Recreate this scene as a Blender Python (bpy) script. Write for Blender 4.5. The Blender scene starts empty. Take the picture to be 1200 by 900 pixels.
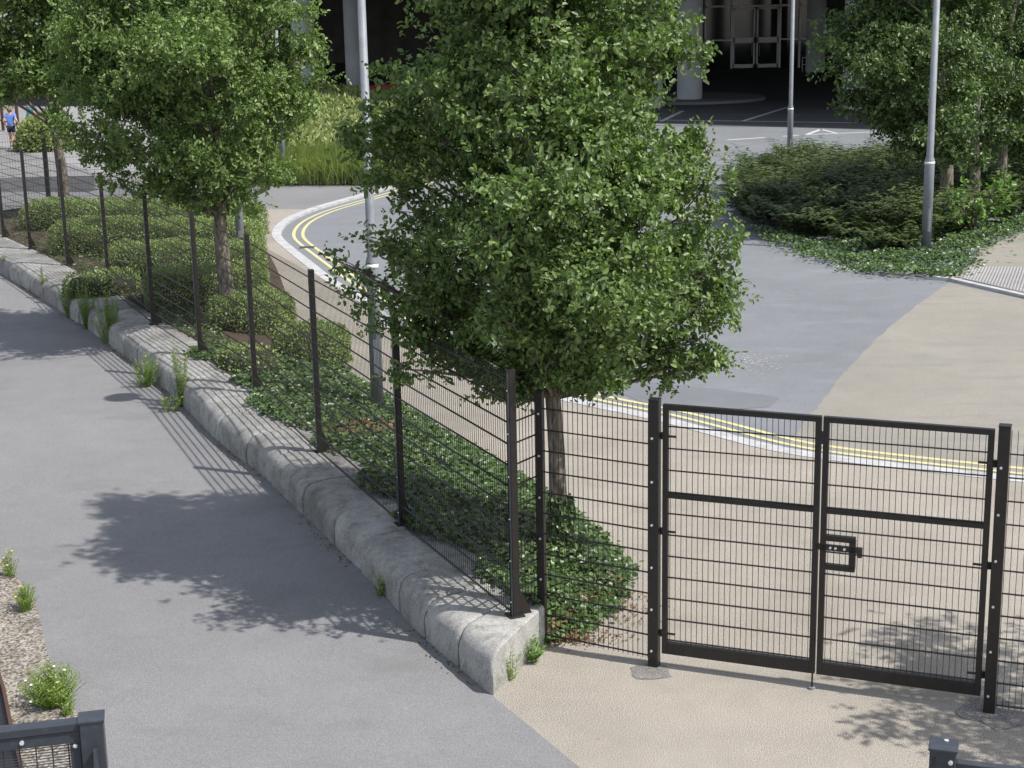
import bpy, math, random
import numpy as np
from mathutils import Vector
random.seed(7); rng = np.random.default_rng(7)
scn = bpy.context.scene
R = math.radians

# ------------------------------------------------------------------ camera
F = 1850.0; CH = 5.92; TH = math.atan(450/F); ROLL = R(1.1)
fwd = np.array([0, math.cos(TH), -math.sin(TH)]); right = np.array([1., 0, 0]); up = np.cross(right, fwd)
cr, sr = math.cos(ROLL), math.sin(ROLL)
camr = cr*right - sr*up; camu = sr*right + cr*up
camr, camu = (cr*right + (-sr)*up), (sr*right + cr*up)
cd = bpy.data.cameras.new('camera'); cam = bpy.data.objects.new('camera', cd); scn.collection.objects.link(cam)
cd.sensor_width = 36; cd.lens = 36*F/1200; cd.clip_start = .1; cd.clip_end = 3000
from mathutils import Matrix
M = Matrix(((camr[0], camu[0], -fwd[0], 0), (camr[1], camu[1], -fwd[1], 0), (camr[2], camu[2], -fwd[2], CH), (0, 0, 0, 1)))
cam.matrix_world = M
scn.camera = cam

# ------------------------------------------------------------------ light
SUN_AZ = R(-24.0); SUN_EL = R(55.0)      # direction towards the sun, measured from +x
w = bpy.data.worlds.new('World'); scn.world = w; w.use_nodes = True
nt = w.node_tree; bg = nt.nodes['Background']; sky = nt.nodes.new('ShaderNodeTexSky')
sky.sky_type = 'NISHITA'; sky.sun_disc = False; sky.sun_elevation = SUN_EL
sky.sun_rotation = math.pi/2 - SUN_AZ; sky.air_density = 1.0; sky.dust_density = 1.0; sky.ozone_density = 1.0
bg.inputs[1].default_value = 0.13
hs = nt.nodes.new('ShaderNodeHueSaturation'); hs.inputs['Saturation'].default_value = .5
nt.links.new(sky.outputs[0], hs.inputs['Color']); nt.links.new(hs.outputs[0], bg.inputs[0])
sl = bpy.data.lights.new('sun', 'SUN'); sun = bpy.data.objects.new('sun', sl); scn.collection.objects.link(sun)
sl.energy = 3.7; sl.angle = R(.53); sl.color = (1, .96, .9)
sd = Vector((math.cos(SUN_EL)*math.cos(SUN_AZ), math.cos(SUN_EL)*math.sin(SUN_AZ), math.sin(SUN_EL)))
sun.rotation_euler = (-sd).to_track_quat('-Z', 'Y').to_euler(); sun.location = sd*60
vs = scn.view_settings; vs.view_transform = 'Standard'; vs.look = 'None'; vs.gamma = 1; vs.use_curve_mapping = False
vs.exposure = 0.5
scn.render.engine = 'CYCLES'
scn.cycles.max_bounces = 6; scn.cycles.transparent_max_bounces = 8; scn.cycles.use_denoising = True

# ------------------------------------------------------------------ helpers
C = scn.collection
def V(*a): return np.array(a, float)
def ray(px, py):
    return fwd + (px-600)/F*camr - (py-450)/F*camu
def gp(px, py, z=0.):                      # where the line of sight meets the level z
    d = ray(px, py); t = (z-CH)/d[2]; return V(d[0]*t, d[1]*t, z)
def at(px, py, Y):                         # where it meets the vertical plane at distance Y
    d = ray(px, py); t = Y/d[1]; return V(d[0]*t, Y, CH+d[2]*t)

class MB:
    def __init__(s): s.v = []; s.f = []
    def add(s, vs_, fs):
        o = len(s.v); s.v += [tuple(map(float, p)) for p in vs_]; s.f += [tuple(o+i for i in q) for q in fs]
    def box(s, a, b):                      # axis aligned
        (x0, y0, z0), (x1, y1, z1) = a, b
        s.add([(x0,y0,z0),(x1,y0,z0),(x1,y1,z0),(x0,y1,z0),(x0,y0,z1),(x1,y0,z1),(x1,y1,z1),(x0,y1,z1)],
              [(0,3,2,1),(4,5,6,7),(0,1,5,4),(1,2,6,5),(2,3,7,6),(3,0,4,7)])
    def beam(s, p, q, w, h, side=None):    # box along p-q ; w across (side direction), h the other way
        p = np.array(p, float); q = np.array(q, float); d = q-p; d = d/np.linalg.norm(d)
        if side is None: side = V(0, 0, 1) if abs(d[2]) < .9 else V(1, 0, 0); side = np.cross(d, side)
        u = side - d*(side@d); u = u/np.linalg.norm(u); v_ = np.cross(d, u)
        P = []
        for c in (p, q):
            for a, b in ((-1,-1),(1,-1),(1,1),(-1,1)): P.append(c+u*a*w/2+v_*b*h/2)
        s.add(P, [(0,3,2,1),(4,5,6,7),(0,1,5,4),(1,2,6,5),(2,3,7,6),(3,0,4,7)])
    def tube(s, pts, rad, n=8, cap=True):
        pts = [np.array(p, float) for p in pts]
        if not hasattr(rad, '__len__'): rad = [rad]*len(pts)
        o = len(s.v); ref = None
        for i, p in enumerate(pts):
            d = pts[min(i+1, len(pts)-1)] - pts[max(i-1, 0)]; d = d/(np.linalg.norm(d)+1e-9)
            if ref is None: ref = V(1, 0, 0) if abs(d[0]) < .8 else V(0, 1, 0)
            u = ref - d*(ref@d); u = u/np.linalg.norm(u); ref = u; v_ = np.cross(d, u)
            for k in range(n):
                a = 2*math.pi*k/n; s.v.append(tuple(p+rad[i]*(math.cos(a)*u+math.sin(a)*v_)))
        for i in range(len(pts)-1):
            for k in range(n):
                a = o+i*n+k; b = o+i*n+(k+1) % n; s.f.append((a, b, b+n, a+n))
        if cap:
            s.f.append(tuple(o+n-1-k for k in range(n))); s.f.append(tuple(o+(len(pts)-1)*n+k for k in range(n)))
    def lathe(s, c, prof, n=20):           # profile of (radius, z)
        s.tube([V(c[0], c[1], c[2]+z) for r_, z in prof], [r_ for r_, z in prof], n)
    def prism(s, poly, z0, z1):            # vertical prism from polygon in plan (ccw)
        n = len(poly); s.add([(p[0], p[1], z0) for p in poly]+[(p[0], p[1], z1) for p in poly],
              [tuple(reversed(range(n))), tuple(range(n, 2*n))]+[(i, (i+1) % n, n+(i+1) % n, n+i) for i in range(n)])
    def build(s, name, mat, parent=None, smooth=False, bevel=0):
        o0 = np.array(parent['_w'] if parent and '_w' in parent else (0, 0, 0), float)
        me = bpy.data.meshes.new(name); me.from_pydata([tuple(np.array(p)-o0) for p in s.v], [], s.f); me.update()
        return link(name, me, mat, parent, smooth, bevel)
def link(name, me, mat, parent=None, smooth=False, bevel=0):
    if mat: me.materials.append(mat)
    if smooth:
        me.polygons.foreach_set('use_smooth', [True]*len(me.polygons))
    o = bpy.data.objects.new(name, me); C.objects.link(o)
    if parent:
        o.parent = parent
        o['_w'] = list(parent['_w']) if '_w' in parent else [0, 0, 0]
    if bevel:
        b = o.modifiers.new('bevel', 'BEVEL'); b.width = bevel; b.segments = 2; b.limit_method = 'ANGLE'
    return o
def tag(o, label, cat, group=None, kind=None):
    if label: o['label'] = label
    if cat: o['category'] = cat
    if group: o['group'] = group
    if kind: o['kind'] = kind
    return o
def thing(name, label, cat, loc, group=None):
    o = bpy.data.objects.new(name, None); C.objects.link(o); o.location = loc; o.empty_display_size = .2
    o['_w'] = [float(c) for c in loc]
    return tag(o, label, cat, group)
def copy_tree(o, loc, label=None, rotz=None):
    c = o.copy(); C.objects.link(c)
    def kids(a, b):
        for ch in list(a.children):
            d = ch.copy(); C.objects.link(d); d.parent = b; kids(ch, d)
    kids(o, c); c.location = loc
    if rotz is not None: c.rotation_euler = (0, 0, rotz)
    if label: c['label'] = label
    return c

# ------------------------------------------------------------------ materials
def mat(name, col, rough=.8, metal=0., spec=.5):
    m = bpy.data.materials.new(name); m.use_nodes = True; b = m.node_tree.nodes['Principled BSDF']
    b.inputs['Base Color'].default_value = (*col, 1); b.inputs['Roughness'].default_value = rough
    b.inputs['Metallic'].default_value = metal; b.inputs['Specular IOR Level'].default_value = spec
    return m
class N:
    def __init__(s, m): s.t = m.node_tree; s.b = s.t.nodes['Principled BSDF']
    def n(s, ty, **k):
        x = s.t.nodes.new('ShaderNode'+ty)
        for a, v_ in k.items():
            if a in x.inputs: x.inputs[a].default_value = v_
            else: setattr(x, a, v_)
        return x
    def l(s, a, b): s.t.links.new(a, b)
    def pos(s):
        if not hasattr(s, '_p'): s._p = s.n('TexCoord').outputs['Object']
        return s._p
    def noise(s, scale, detail=4, rough=.6):
        x = s.n('TexNoise'); x.inputs['Scale'].default_value = scale; x.inputs['Detail'].default_value = detail; x.inputs['Roughness'].default_value = rough
        s.l(s.pos(), x.inputs['Vector']); return x.outputs['Fac']
    def vor(s, scale, feature='F1', out='Distance'):
        x = s.n('TexVoronoi', feature=feature); x.inputs['Scale'].default_value = scale; s.l(s.pos(), x.inputs['Vector']); return x.outputs[out]
    def ramp(s, src, stops):
        x = s.n('ValToRGB'); e = x.color_ramp.elements
        while len(e) < len(stops): e.new(.5)
        for i, (p, c) in enumerate(stops): e[i].position = p; e[i].color = (*c, 1) if len(c) == 3 else c
        s.l(src, x.inputs[0]); return x.outputs[0]
    def mix(s, a, b, f, mode='MIX'):
        x = s.n('Mix', data_type='RGBA', blend_type=mode)
        for i, q in ((6, a), (7, b)):
            if isinstance(q, tuple): x.inputs[i].default_value = (*q, 1)
            else: s.l(q, x.inputs[i])
        if isinstance(f, (int, float)): x.inputs[0].default_value = f
        else: s.l(f, x.inputs[0])
        return x.outputs[2]
    def col(s, c): s.l(c, s.b.inputs['Base Color'])
    def bump(s, h, strength=.3, dist=.01):
        x = s.n('Bump'); x.inputs['Strength'].default_value = strength; x.inputs['Distance'].default_value = dist
        s.l(h, x.inputs['Height']); s.l(x.outputs[0], s.b.inputs['Normal'])
def g3(v_): return (v_, v_, v_)
def ground_mat(name, base, spread=.12, grain=260, grainc=.35, blotch=.35, cracks=False, wear=None):
    m = mat(name, base, .92, 0, .3); k = N(m)
    big = k.ramp(k.noise(blotch, 5, .6), [(.3, g3(1-spread)), (.7, g3(1+spread))])
    mid = k.ramp(k.noise(blotch*7, 4, .65), [(.3, g3(1-spread*.5)), (.7, g3(1+spread*.5))])
    fine = k.ramp(k.noise(grain, 2, .8), [(.32, g3(1-grainc)), (.5, g3(1)), (.72, g3(1+grainc*1.3))])
    c = k.mix(tuple(base), big, 1., 'MULTIPLY'); c = k.mix(c, mid, 1., 'MULTIPLY'); c = k.mix(c, fine, 1., 'MULTIPLY')
    speck = k.ramp(k.vor(grain*.22, 'F1'), [(.0, g3(1)), (.09, g3(1)), (.12, g3(0))])
    sel = k.ramp(k.noise(grain*.07, 2), [(.55, g3(0)), (.6, g3(1))])
    c = k.mix(c, tuple(min(.8, b_*1.8) for b_ in base), k.mix(speck, sel, 1., 'MULTIPLY'))
    spots = k.ramp(k.vor(1.3, 'F1'), [(.0, g3(1)), (.022, g3(1)), (.03, g3(0))])
    c = k.mix(c, tuple(b_*.55 for b_ in base), k.mix(spots, (.6, .6, .6), 1., 'MULTIPLY'))
    if wear:                               # worn pale or dark streaks lying along the surface
        x = k.n('Mapping'); x.inputs['Scale'].default_value = (wear[1], wear[2], 1); x.inputs['Rotation'].default_value = (0, 0, wear[3]); k.l(k.pos(), x.inputs[0])
        y = k.n('TexNoise'); y.inputs['Scale'].default_value = 1; y.inputs['Detail'].default_value = 6; y.inputs['Roughness'].default_value = .65; k.l(x.outputs[0], y.inputs['Vector'])
        c = k.mix(c, wear[0], k.ramp(y.outputs['Fac'], [(.52, g3(0)), (.68, g3(.55))]))
    k.col(c); k.bump(k.noise(grain*.6, 3, .8), .35, .004)
    return m
M_path = ground_mat('path asphalt', (.21, .209, .214), .08, 110, .45, .3, wear=((.155, .152, .152), .5, .9, .7))
M_road = ground_mat('road asphalt', (.188, .197, .21), .09, 90, .3, .25, wear=((.225, .24, .255), .7, 1.5, .35))
M_far = ground_mat('worn asphalt', (.205, .205, .21), .10, 120, .2, .3)
M_resin = ground_mat('resin bound gravel', (.315, .286, .248), .10, 105, .95, .45, wear=((.25, .225, .19), .6, .9, .4))
M_resin2 = ground_mat('buff road surfacing', (.268, .25, .218), .09, 90, .5, .3, wear=((.20, .20, .195), .45, 2.6, .1))
M_conc = ground_mat('pale concrete', (.38, .37, .36), .12, 120, .25, .6)
M_strip = mat('exposed aggregate', (.3, .27, .22), .9, 0, .3); k = N(M_strip)
k.col(k.mix(k.ramp(k.vor(48, 'F1', 'Color'), [(.15, (.07, .06, .05)), (.45, (.22, .19, .155)), (.8, (.40, .37, .33))]),
            k.ramp(k.noise(3, 4), [(.35, g3(.75)), (.65, g3(1.1))]), 1., 'MULTIPLY')); k.bump(k.vor(48), -.8, .012)
M_soil = ground_mat('soil', (.075, .055, .04), .25, 60, .5, 1.2)
M_granite = mat('weathered granite', (.3, .29, .28), .9, 0, .3); k = N(M_granite)
c = k.ramp(k.noise(2.2, 6, .7), [(.28, (.21, .203, .19)), (.5, (.34, .333, .32)), (.75, (.46, .452, .44))])
c = k.mix(c, k.ramp(k.noise(190, 2, .8), [(.3, g3(.6)), (.5, g3(1)), (.75, g3(1.35))]), 1., 'MULTIPLY')
c = k.mix(c, k.ramp(k.noise(75, 3, .8), [(.35, g3(.72)), (.52, g3(1)), (.7, g3(1.4))]), 1., 'MULTIPLY')
geo = k.n('NewGeometry'); sep = k.n('SeparateXYZ'); k.l(geo.outputs['Normal'], sep.inputs[0])
moss = k.ramp(k.noise(5, 5, .7), [(.5, g3(0)), (.72, g3(.75))])
c = k.mix(c, (.12, .125, .06), moss)
st = k.ramp(k.noise(11, 5, .75), [(.55, g3(0)), (.7, g3(.5))]); c = k.mix(c, (.11, .10, .09), st)
rnd = k.n('ObjectInfo'); c = k.mix(c, k.ramp(rnd.outputs['Random'], [(0, g3(.8)), (1, g3(1.12))]), 1., 'MULTIPLY')
k.col(c); k.bump(k.noise(38, 5, .75), .55, .015)
M_kerb = mat('kerb stone', (.62, .61, .6), .8, 0, .3); k = N(M_kerb)
k.col(k.mix(k.ramp(k.noise(3, 5, .7), [(.3, (.36, .355, .35)), (.6, (.52, .52, .53))]), k.ramp(k.noise(150, 2), [(.3, g3(.8)), (.7, g3(1.1))]), 1., 'MULTIPLY'))
def paint(name, c_, worn):
    m = mat(name, c_, .7, 0, .4); k = N(m)
    k.col(k.mix(c_, worn, k.ramp(k.noise(9, 6, .8), [(.5, g3(0)), (.66, g3(.8))]))); return m
M_yellow = paint('yellow line paint', (.60, .55, .28), (.40, .39, .30))
M_white = paint('white line paint', (.62, .62, .62), (.27, .28, .29))
def powder(name, c_, rough=.42):
    m = mat(name, c_, rough, 0, .5); k = N(m)
    k.col(k.mix(c_, tuple(x*1.6+.012 for x in c_), k.ramp(k.noise(14, 5, .7), [(.5, g3(0)), (.75, g3(.6))])))
    k.bump(k.noise(400, 2), .08, .001); return m
M_black = powder('black powder coat', (.013, .011, .010))
M_skycoat = powder('sky-tinted powder coat', (.035, .04, .05), .35)  # dark coat with the blue-grey sky reflection mixed into its colour
M_bolt = mat('bright bolt', (.72, .72, .74), .3, .4)
M_galv = mat('galvanised steel', (.42, .44, .47), .6, .15); k = N(M_galv)
k.col(k.ramp(k.noise(6, 5, .7), [(.3, (.19, .205, .23)), (.7, (.27, .285, .31))]))
M_colc = mat('painted concrete', (.36, .38, .40), .85, 0, .3); k = N(M_colc)
k.col(k.mix(k.ramp(k.noise(.9, 5, .6), [(.3, (.52, .54, .57)), (.7, (.64, .66, .70))]), k.ramp(k.noise(.25, 3), [(.35, g3(.8)), (.7, g3(1.05))]), 1., 'MULTIPLY'))
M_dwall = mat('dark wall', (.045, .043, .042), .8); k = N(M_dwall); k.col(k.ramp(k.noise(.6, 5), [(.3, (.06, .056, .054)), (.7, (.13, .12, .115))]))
M_glass = mat('dark glass', (.015, .018, .02), .06, 0, .8)
M_alu = mat('aluminium frame', (.8, .8, .8), .5, .2)
M_bark = mat('bark', (.16, .135, .11), .95, 0, .2); k = N(M_bark)
x = k.n('Mapping'); x.inputs['Scale'].default_value = (1, 1, .25); k.l(k.pos(), x.inputs[0])
y = k.n('TexNoise'); y.inputs['Scale'].default_value = 26; y.inputs['Detail'].default_value = 6; k.l(x.outputs[0], y.inputs['Vector'])
k.col(k.mix(k.ramp(y.outputs['Fac'], [(.35, (.08, .065, .05)), (.65, (.27, .24, .20))]), k.ramp(k.noise(3, 4), [(.35, g3(.7)), (.65, g3(1.2))]), 1., 'MULTIPLY')); k.bump(y.outputs['Fac'], .8, .02)
def leafmat(name, stops, rough=.42, trans=.35, spec=.5):
    m = mat(name, stops[1], rough, 0, spec); k = N(m)
    g = k.n('NewGeometry'); rnd_ = g.outputs['Random Per Island']
    c = k.ramp(rnd_, [(i/(len(stops)-1), s_) for i, s_ in enumerate(stops)])
    c = k.mix(c, k.ramp(k.noise(1.6, 3), [(.35, g3(.8)), (.65, g3(1.2))]), 1., 'MULTIPLY')
    k.col(c); tr = k.n('BsdfTranslucent'); ms = k.n('MixShader'); ms.inputs[0].default_value = trans
    k.l(k.mix(c, (1.0, 1.25, .5), 1., 'MULTIPLY'), tr.inputs[0])
    k.l(k.b.outputs[0], ms.inputs[1]); k.l(tr.outputs[0], ms.inputs[2])
    k.l(ms.outputs[0], k.t.nodes['Material Output'].inputs[0]); return m
M_leaf = leafmat('alder leaves', [(.07, .112, .038), (.14, .21, .066), (.24, .325, .11), (.095, .15, .052)], .42, .33, .55)
M_leafA = leafmat('young alder leaves', [(.085, .135, .042), (.155, .235, .066), (.25, .34, .11), (.115, .17, .055)], .44, .3, .5)
M_leafC = leafmat('dark tree leaves', [(.05, .085, .03), (.095, .15, .048), (.165, .24, .08), (.065, .105, .038)], .42, .26, .5)
M_core = mat('hedge inside', (.03, .035, .018), .9)
M_box = leafmat('hedge leaves', [(.12, .17, .05), (.21, .29, .09), (.30, .38, .13), (.40, .45, .24)], .5, .2)
M_ivy = leafmat('ivy leaves', [(.038, .07, .026), (.065, .115, .036), (.10, .165, .052), (.16, .23, .09)], .35, .22)
M_ivyred = leafmat('dry leaves', [(.12, .05, .03), (.20, .10, .05), (.26, .17, .09), (.10, .12, .04)], .6, .2)
M_fern = leafmat('fern fronds', [(.035, .055, .02), (.065, .10, .032), (.11, .16, .05), (.085, .09, .04)], .55, .2)
M_grass = leafmat('strappy grass', [(.14, .20, .05), (.23, .30, .09), (.34, .38, .15), (.42, .40, .24)], .5, .3)
M_weed = leafmat('weed leaves', [(.13, .21, .04), (.21, .31, .06), (.31, .40, .10), (.18, .26, .07)], .5, .35)
M_flower = mat('yellow flower', (.75, .55, .05), .6)
M_daisy = mat('pale flower', (.75, .75, .6), .6)
M_bright = leafmat('bright leaves', [(.08, .16, .03), (.13, .26, .045), (.2, .34, .07), (.12, .2, .05)], .35, .35)

# ------------------------------------------------------------------ leaf clouds
def norm(a): return a/(np.linalg.norm(a, axis=-1, keepdims=True)+1e-9)
def leaves(name, P, D, Nn, S, m, parent=None, shape='leaf', width=.8):
    """P base points, D directions, Nn normals, S lengths -> one mesh of folded leaves"""
    n = len(P); D = norm(D); Nn = Nn - D*(Nn*D).sum(1, keepdims=True); Nn = norm(Nn); W = np.cross(D, Nn)
    S = S[:, None]
    if shape == 'leaf':
        tpl = [(0, 0, 0), (.35, -.5*width, .17), (.78, -.40*width, .10), (1, 0, -.10), (.78, .40*width, .10), (.35, .5*width, .17)]
        fc = [(0, 1, 2, 3), (0, 3, 4, 5)]
    elif shape == 'quad':
        tpl = [(0, 0, 0), (.5, -.5*width, .06), (1, 0, 0), (.5, .5*width, .06)]; fc = [(0, 1, 2, 3)]
    elif shape == 'blade':
        tpl = [(0, -.5*width, 0), (0, .5*width, 0), (.55, .35*width, .0), (.55, -.35*width, 0), (1, 0, -.22)]; fc = [(0, 1, 2, 3), (3, 2, 4)]
    nv = len(tpl); A = np.empty((n, nv, 3))
    for i, (a, b, c_) in enumerate(tpl): A[:, i] = P + S*(a*D + b*W + c_*Nn)
    if parent and '_w' in parent: A -= np.array(list(parent['_w']))
    A = A.reshape(-1, 3); me = bpy.data.meshes.new(name)
    loops = []; starts = []; tot = []
    base = np.arange(n)[:, None]*nv; seq = []; lens = []
    for f in fc: seq += list(f); lens.append(len(f))
    L = (base + np.array(seq)[None]).reshape(-1); lens = np.tile(lens, n)
    st = np.concatenate(([0], np.cumsum(lens)[:-1]))
    me.vertices.add(len(A)); me.vertices.foreach_set('co', A.ravel())
    me.loops.add(len(L)); me.loops.foreach_set('vertex_index', L.astype(np.int32))
    me.polygons.add(len(lens)); me.polygons.foreach_set('loop_start', st.astype(np.int32)); me.polygons.foreach_set('loop_total', lens.astype(np.int32))
    me.update(calc_edges=True); me.validate()
    return link(name, me, m, parent)
def rdir(n): return norm(rng.normal(size=(n, 3)))

def tree(name, label, cat, base, trunk_r, fork, lobes, leaf, dens, m, group=None, trunks=None, top=None):
    """base on the ground, fork = height where limbs start, lobes = (centre, radius)"""
    base = np.array(base, float); T = thing(name, label, cat, base, group)
    topz = max(c_[2]+r_*.6 for c_, r_ in lobes); cen = np.mean([c_ for c_, r_ in lobes], 0)
    if top is None: top = V(cen[0]*.7+base[0]*.3, cen[1]*.7+base[1]*.3, topz)
    def tr(t):                             # trunk centre line
        z = base[2]+(top[2]-base[2])*t; e = t**1.6
        return V(base[0]+(top[0]-base[0])*e+.05*math.sin(z*2.1+base[0])*min(1, t*3), base[1]+(top[1]-base[1])*e+.05*math.cos(z*1.7)*min(1, t*3), z)
    mb = MB(); ts = [0, .015, .05]+[i/14 for i in range(2, 15)]
    mb.tube([tr(t) for t in ts], [trunk_r*(1.35 if i == 0 else 1.12 if i == 1 else (1-.88*t)) for i, t in enumerate(ts)], 12)
    P_, D_, S_ = [], [], []
    for c_, r_ in lobes:
        c_ = np.array(c_, float)
        hd = math.hypot(c_[0]-base[0], c_[1]-base[1])
        za = max(fork*.98, c_[2]-hd*random.uniform(.5, .95)); t0 = min(.96, max(.0, (za-base[2])/(top[2]-base[2]))); a = tr(t0)
        mid = (a+c_)/2+V(random.uniform(-.12, .12), random.uniform(-.12, .12), random.uniform(-.05, .15))*hd*.5
        pts = [a*(1-u)**2+2*mid*u*(1-u)+c_*u*u for u in (0, .2, .4, .6, .8, 1)]
        r0 = min(trunk_r*(1-.88*t0)*.45, .010+.012*np.linalg.norm(c_-a))
        mb.tube(pts, [r0*(1-.75*u) for u in (0, .2, .4, .6, .8, 1)], 6)
        nb = max(5, int(9*(r_/.5)**1.3))   # branchlets of this lobe
        for j in range(nb):
            d = rdir(1)[0]; d[2] = d[2]*.75+.12; d /= np.linalg.norm(d)
            e = c_+d*r_*random.uniform(.55, 1.0)*V(1, 1, .85)
            s_ = pts[random.choice((3, 4, 5))]; q = (s_+e)/2+V(0, 0, .05)
            mb.tube([s_, q, e], [.010, .007, .003], 4, False)
            ns = int(2.3*dens*(r_/.5)**1.2*random.choice((.4, .7, 1., 1.3, 1.6)))
            for k_ in range(ns):           # sprays spread along and around the branchlet
                u = random.uniform(.35, 1.08); o = s_*(1-u)+e*u
                spread = r_*(.13+.16*random.random())
                P_.append(o+rng.normal(size=3)*spread*V(1, 1, .6)); dd = norm(d*.9+rng.normal(size=3)*.65+V(0, 0, .12)); D_.append(dd); S_.append(r_)
    P_ = np.array(P_); D_ = np.array(D_); n = len(P_); k_ = 7
    # each spray: a short twig with leaves alternating along it
    tl = rng.uniform(.10, .24, (n, 1, 1))*leaf/.07
    u = (np.arange(k_)+.3)[None, :, None]/k_
    side = norm(np.cross(D_, rng.normal(size=(n, 3))))[:, None, :]*np.where(np.arange(k_) % 2 == 0, 1, -1)[None, :, None]
    PP = P_[:, None, :]+D_[:, None, :]*u*tl + rng.normal(size=(n, k_, 3))*leaf*.12
    DD = D_[:, None, :]*.55+side*.9+rng.normal(size=(n, k_, 3))*.35
    NN = np.broadcast_to(V(0.1, -.15, .9), (n, k_, 3))+rng.normal(size=(n, k_, 3))*.85
    SS = rng.uniform(.5, 1.25, (n*k_,))*leaf
    mb.build('trunk', M_bark, T, True)
    leaves('crown', PP.reshape(-1, 3), DD.reshape(-1, 3), NN.reshape(-1, 3), SS, m, T, 'leaf', .58)
    return T
def pl(lst, Y, sc):                         # (px, py, rpx, dy) -> lobes in metres
    return [(at(a, b, Y+dy), r_/sc) for a, b, r_, dy in lst]

# ================================================================== GROUND
def slab(name, pts, z0, z1, m, label=None):
    mb = MB(); mb.prism([(p[0], p[1]) for p in pts], z0, z1); o = mb.build(name, m); o['kind'] = 'structure'
    # ear-clipped ngon faces are fine for plan shapes
    return o
def sheet(name, pts, z, m):
    mb = MB(); mb.add([(p[0], p[1], z) for p in pts], [tuple(range(len(pts)))]); o = mb.build(name, m); o['kind'] = 'structure'; return o
RZ = -.06
kerb_px = [(1500, 585), (1300, 568), (1200, 559), (1155, 554), (1062, 544), (962, 532), (900, 521), (817, 498), (760, 484), (682, 469), (640, 457), (600, 443), (560, 424), (520, 402), (485, 378+20), (452, 366), (420, 343), (395, 330), (362, 304), (345, 291), (333, 281), (329, 275), (331, 267), (340, 258), (356, 250), (375, 243), (400, 236), (440, 225), (478, 214), (520, 203)]
def smooth_poly(P, it=2):
    P = [np.array(p) for p in P]
    for _ in range(it):
        Q = [P[0]]
        for a, b in zip(P[:-1], P[1:]): Q += [a*.75+b*.25, a*.25+b*.75]
        Q.append(P[-1]); P = Q
    return P
K = smooth_poly([gp(*p) for p in kerb_px])           # front (road) edge of the kerb, z=0
def offset(P, d):                                     # + = towards the road (left of travel direction)
    out = []
    for i, p in enumerate(P):
        t = P[min(i+1, len(P)-1)]-P[max(i-1, 0)]; t = t/np.linalg.norm(t); out.append(p+V(t[1], -t[0], 0)*d)
    return out
def ribbon(mb, P, d0, d1, z0, z1=None):
    A = offset(P, d0); B = offset(P, d1)
    n = len(P)
    if z1 is None:
        mb.add([(a[0], a[1], z0) for a in A]+[(b[0], b[1], z0) for b in B], [(i, i+1, n+i+1, n+i) for i in range(n-1)])
    else:
        mb.add([(a[0], a[1], z0) for a in A]+[(b[0], b[1], z0) for b in B]+[(a[0], a[1], z1) for a in A]+[(b[0], b[1], z1) for b in B],
           [(2*n+i, 3*n+i, 3*n+i+1, 2*n+i+1) for i in range(n-1)]+[(i, i+1, 2*n+i+1, 2*n+i) for i in range(n-1)]+[(n+i+1, n+i, 3*n+i, 3*n+i+1) for i in range(n-1)])
# base sheet: the carriageway level carries on to the horizon
mb = MB(); mb.add([(-700, -60, RZ), (700, -60, RZ), (700, 1400, RZ), (-700, 1400, RZ)], [(0, 1, 2, 3)])
o = mb.build('road', M_road); o['kind'] = 'structure'
# footway (buff resin gravel) and forecourt inside the gate: from kerb back to the planter wall
wall_px = [(577, 817), (487, 740), (460, 705), (430, 675), (407, 655), (365, 612), (335, 582), (300, 552), (262, 523), (225, 487), (190, 452), (150, 420), (97, 382), (50, 350), (0, 320), (-60, 287), (-140, 250)]
W0 = [gp(*p) for p in wall_px]
W = smooth_poly(W0, 1)
split = [gp(577, 817), gp(680, 900), gp(1000, 1160)]
Kb = offset(K, -.24)
iq = max(i for i, p in enumerate(K) if i < 96)
Kn = [p for p in Kb]
kend = min(range(len(K)), key=lambda i: np.linalg.norm(K[i]-gp(375, 243)))
foot = [p for p in Kn[:kend]] + [gp(300, 245), gp(255, 247)] + list(reversed(offset(W, .3)))[:-1] + [gp(578, 816), gp(680, 900), V(2.6, 3, 0), V(5, -8, 0), V(40, -8, 0), V(40, K[0][1], 0)]
slab('footway', foot, RZ-.05, 0, M_resin)
far = [p for p in Kn[kend-1:]] + [gp(500, 200), gp(330, 200), gp(200, 200), gp(100, 226), gp(-80, 222), gp(-160, 240)] + [gp(-100, 262), gp(50, 262), gp(255, 247.5), gp(300, 245.5)]
slab('side_path', far, RZ-.05, -.002, M_far)
left = [gp(578, 816)] + offset(W, .3)[1:] + [gp(-400, 240), V(-60, 30, 0), V(-60, -8, 0), V(5, -8, 0), V(2.6, 3, 0), gp(680, 900)]
slab('asphalt_path', left, RZ-.05, .002, M_path)
mb = MB(); ribbon(mb, K, -.25, 0, RZ-.05, .008); o = mb.build('kerb', M_kerb); o['kind'] = 'structure'
mb = MB()
Ky = K[:len(K)-4]
ribbon(mb, Ky, .28, .37, RZ+.006); ribbon(mb, Ky, .52, .61, RZ+.006)
o = mb.build('double_yellow_line', M_yellow); o['kind'] = 'structure'
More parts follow.
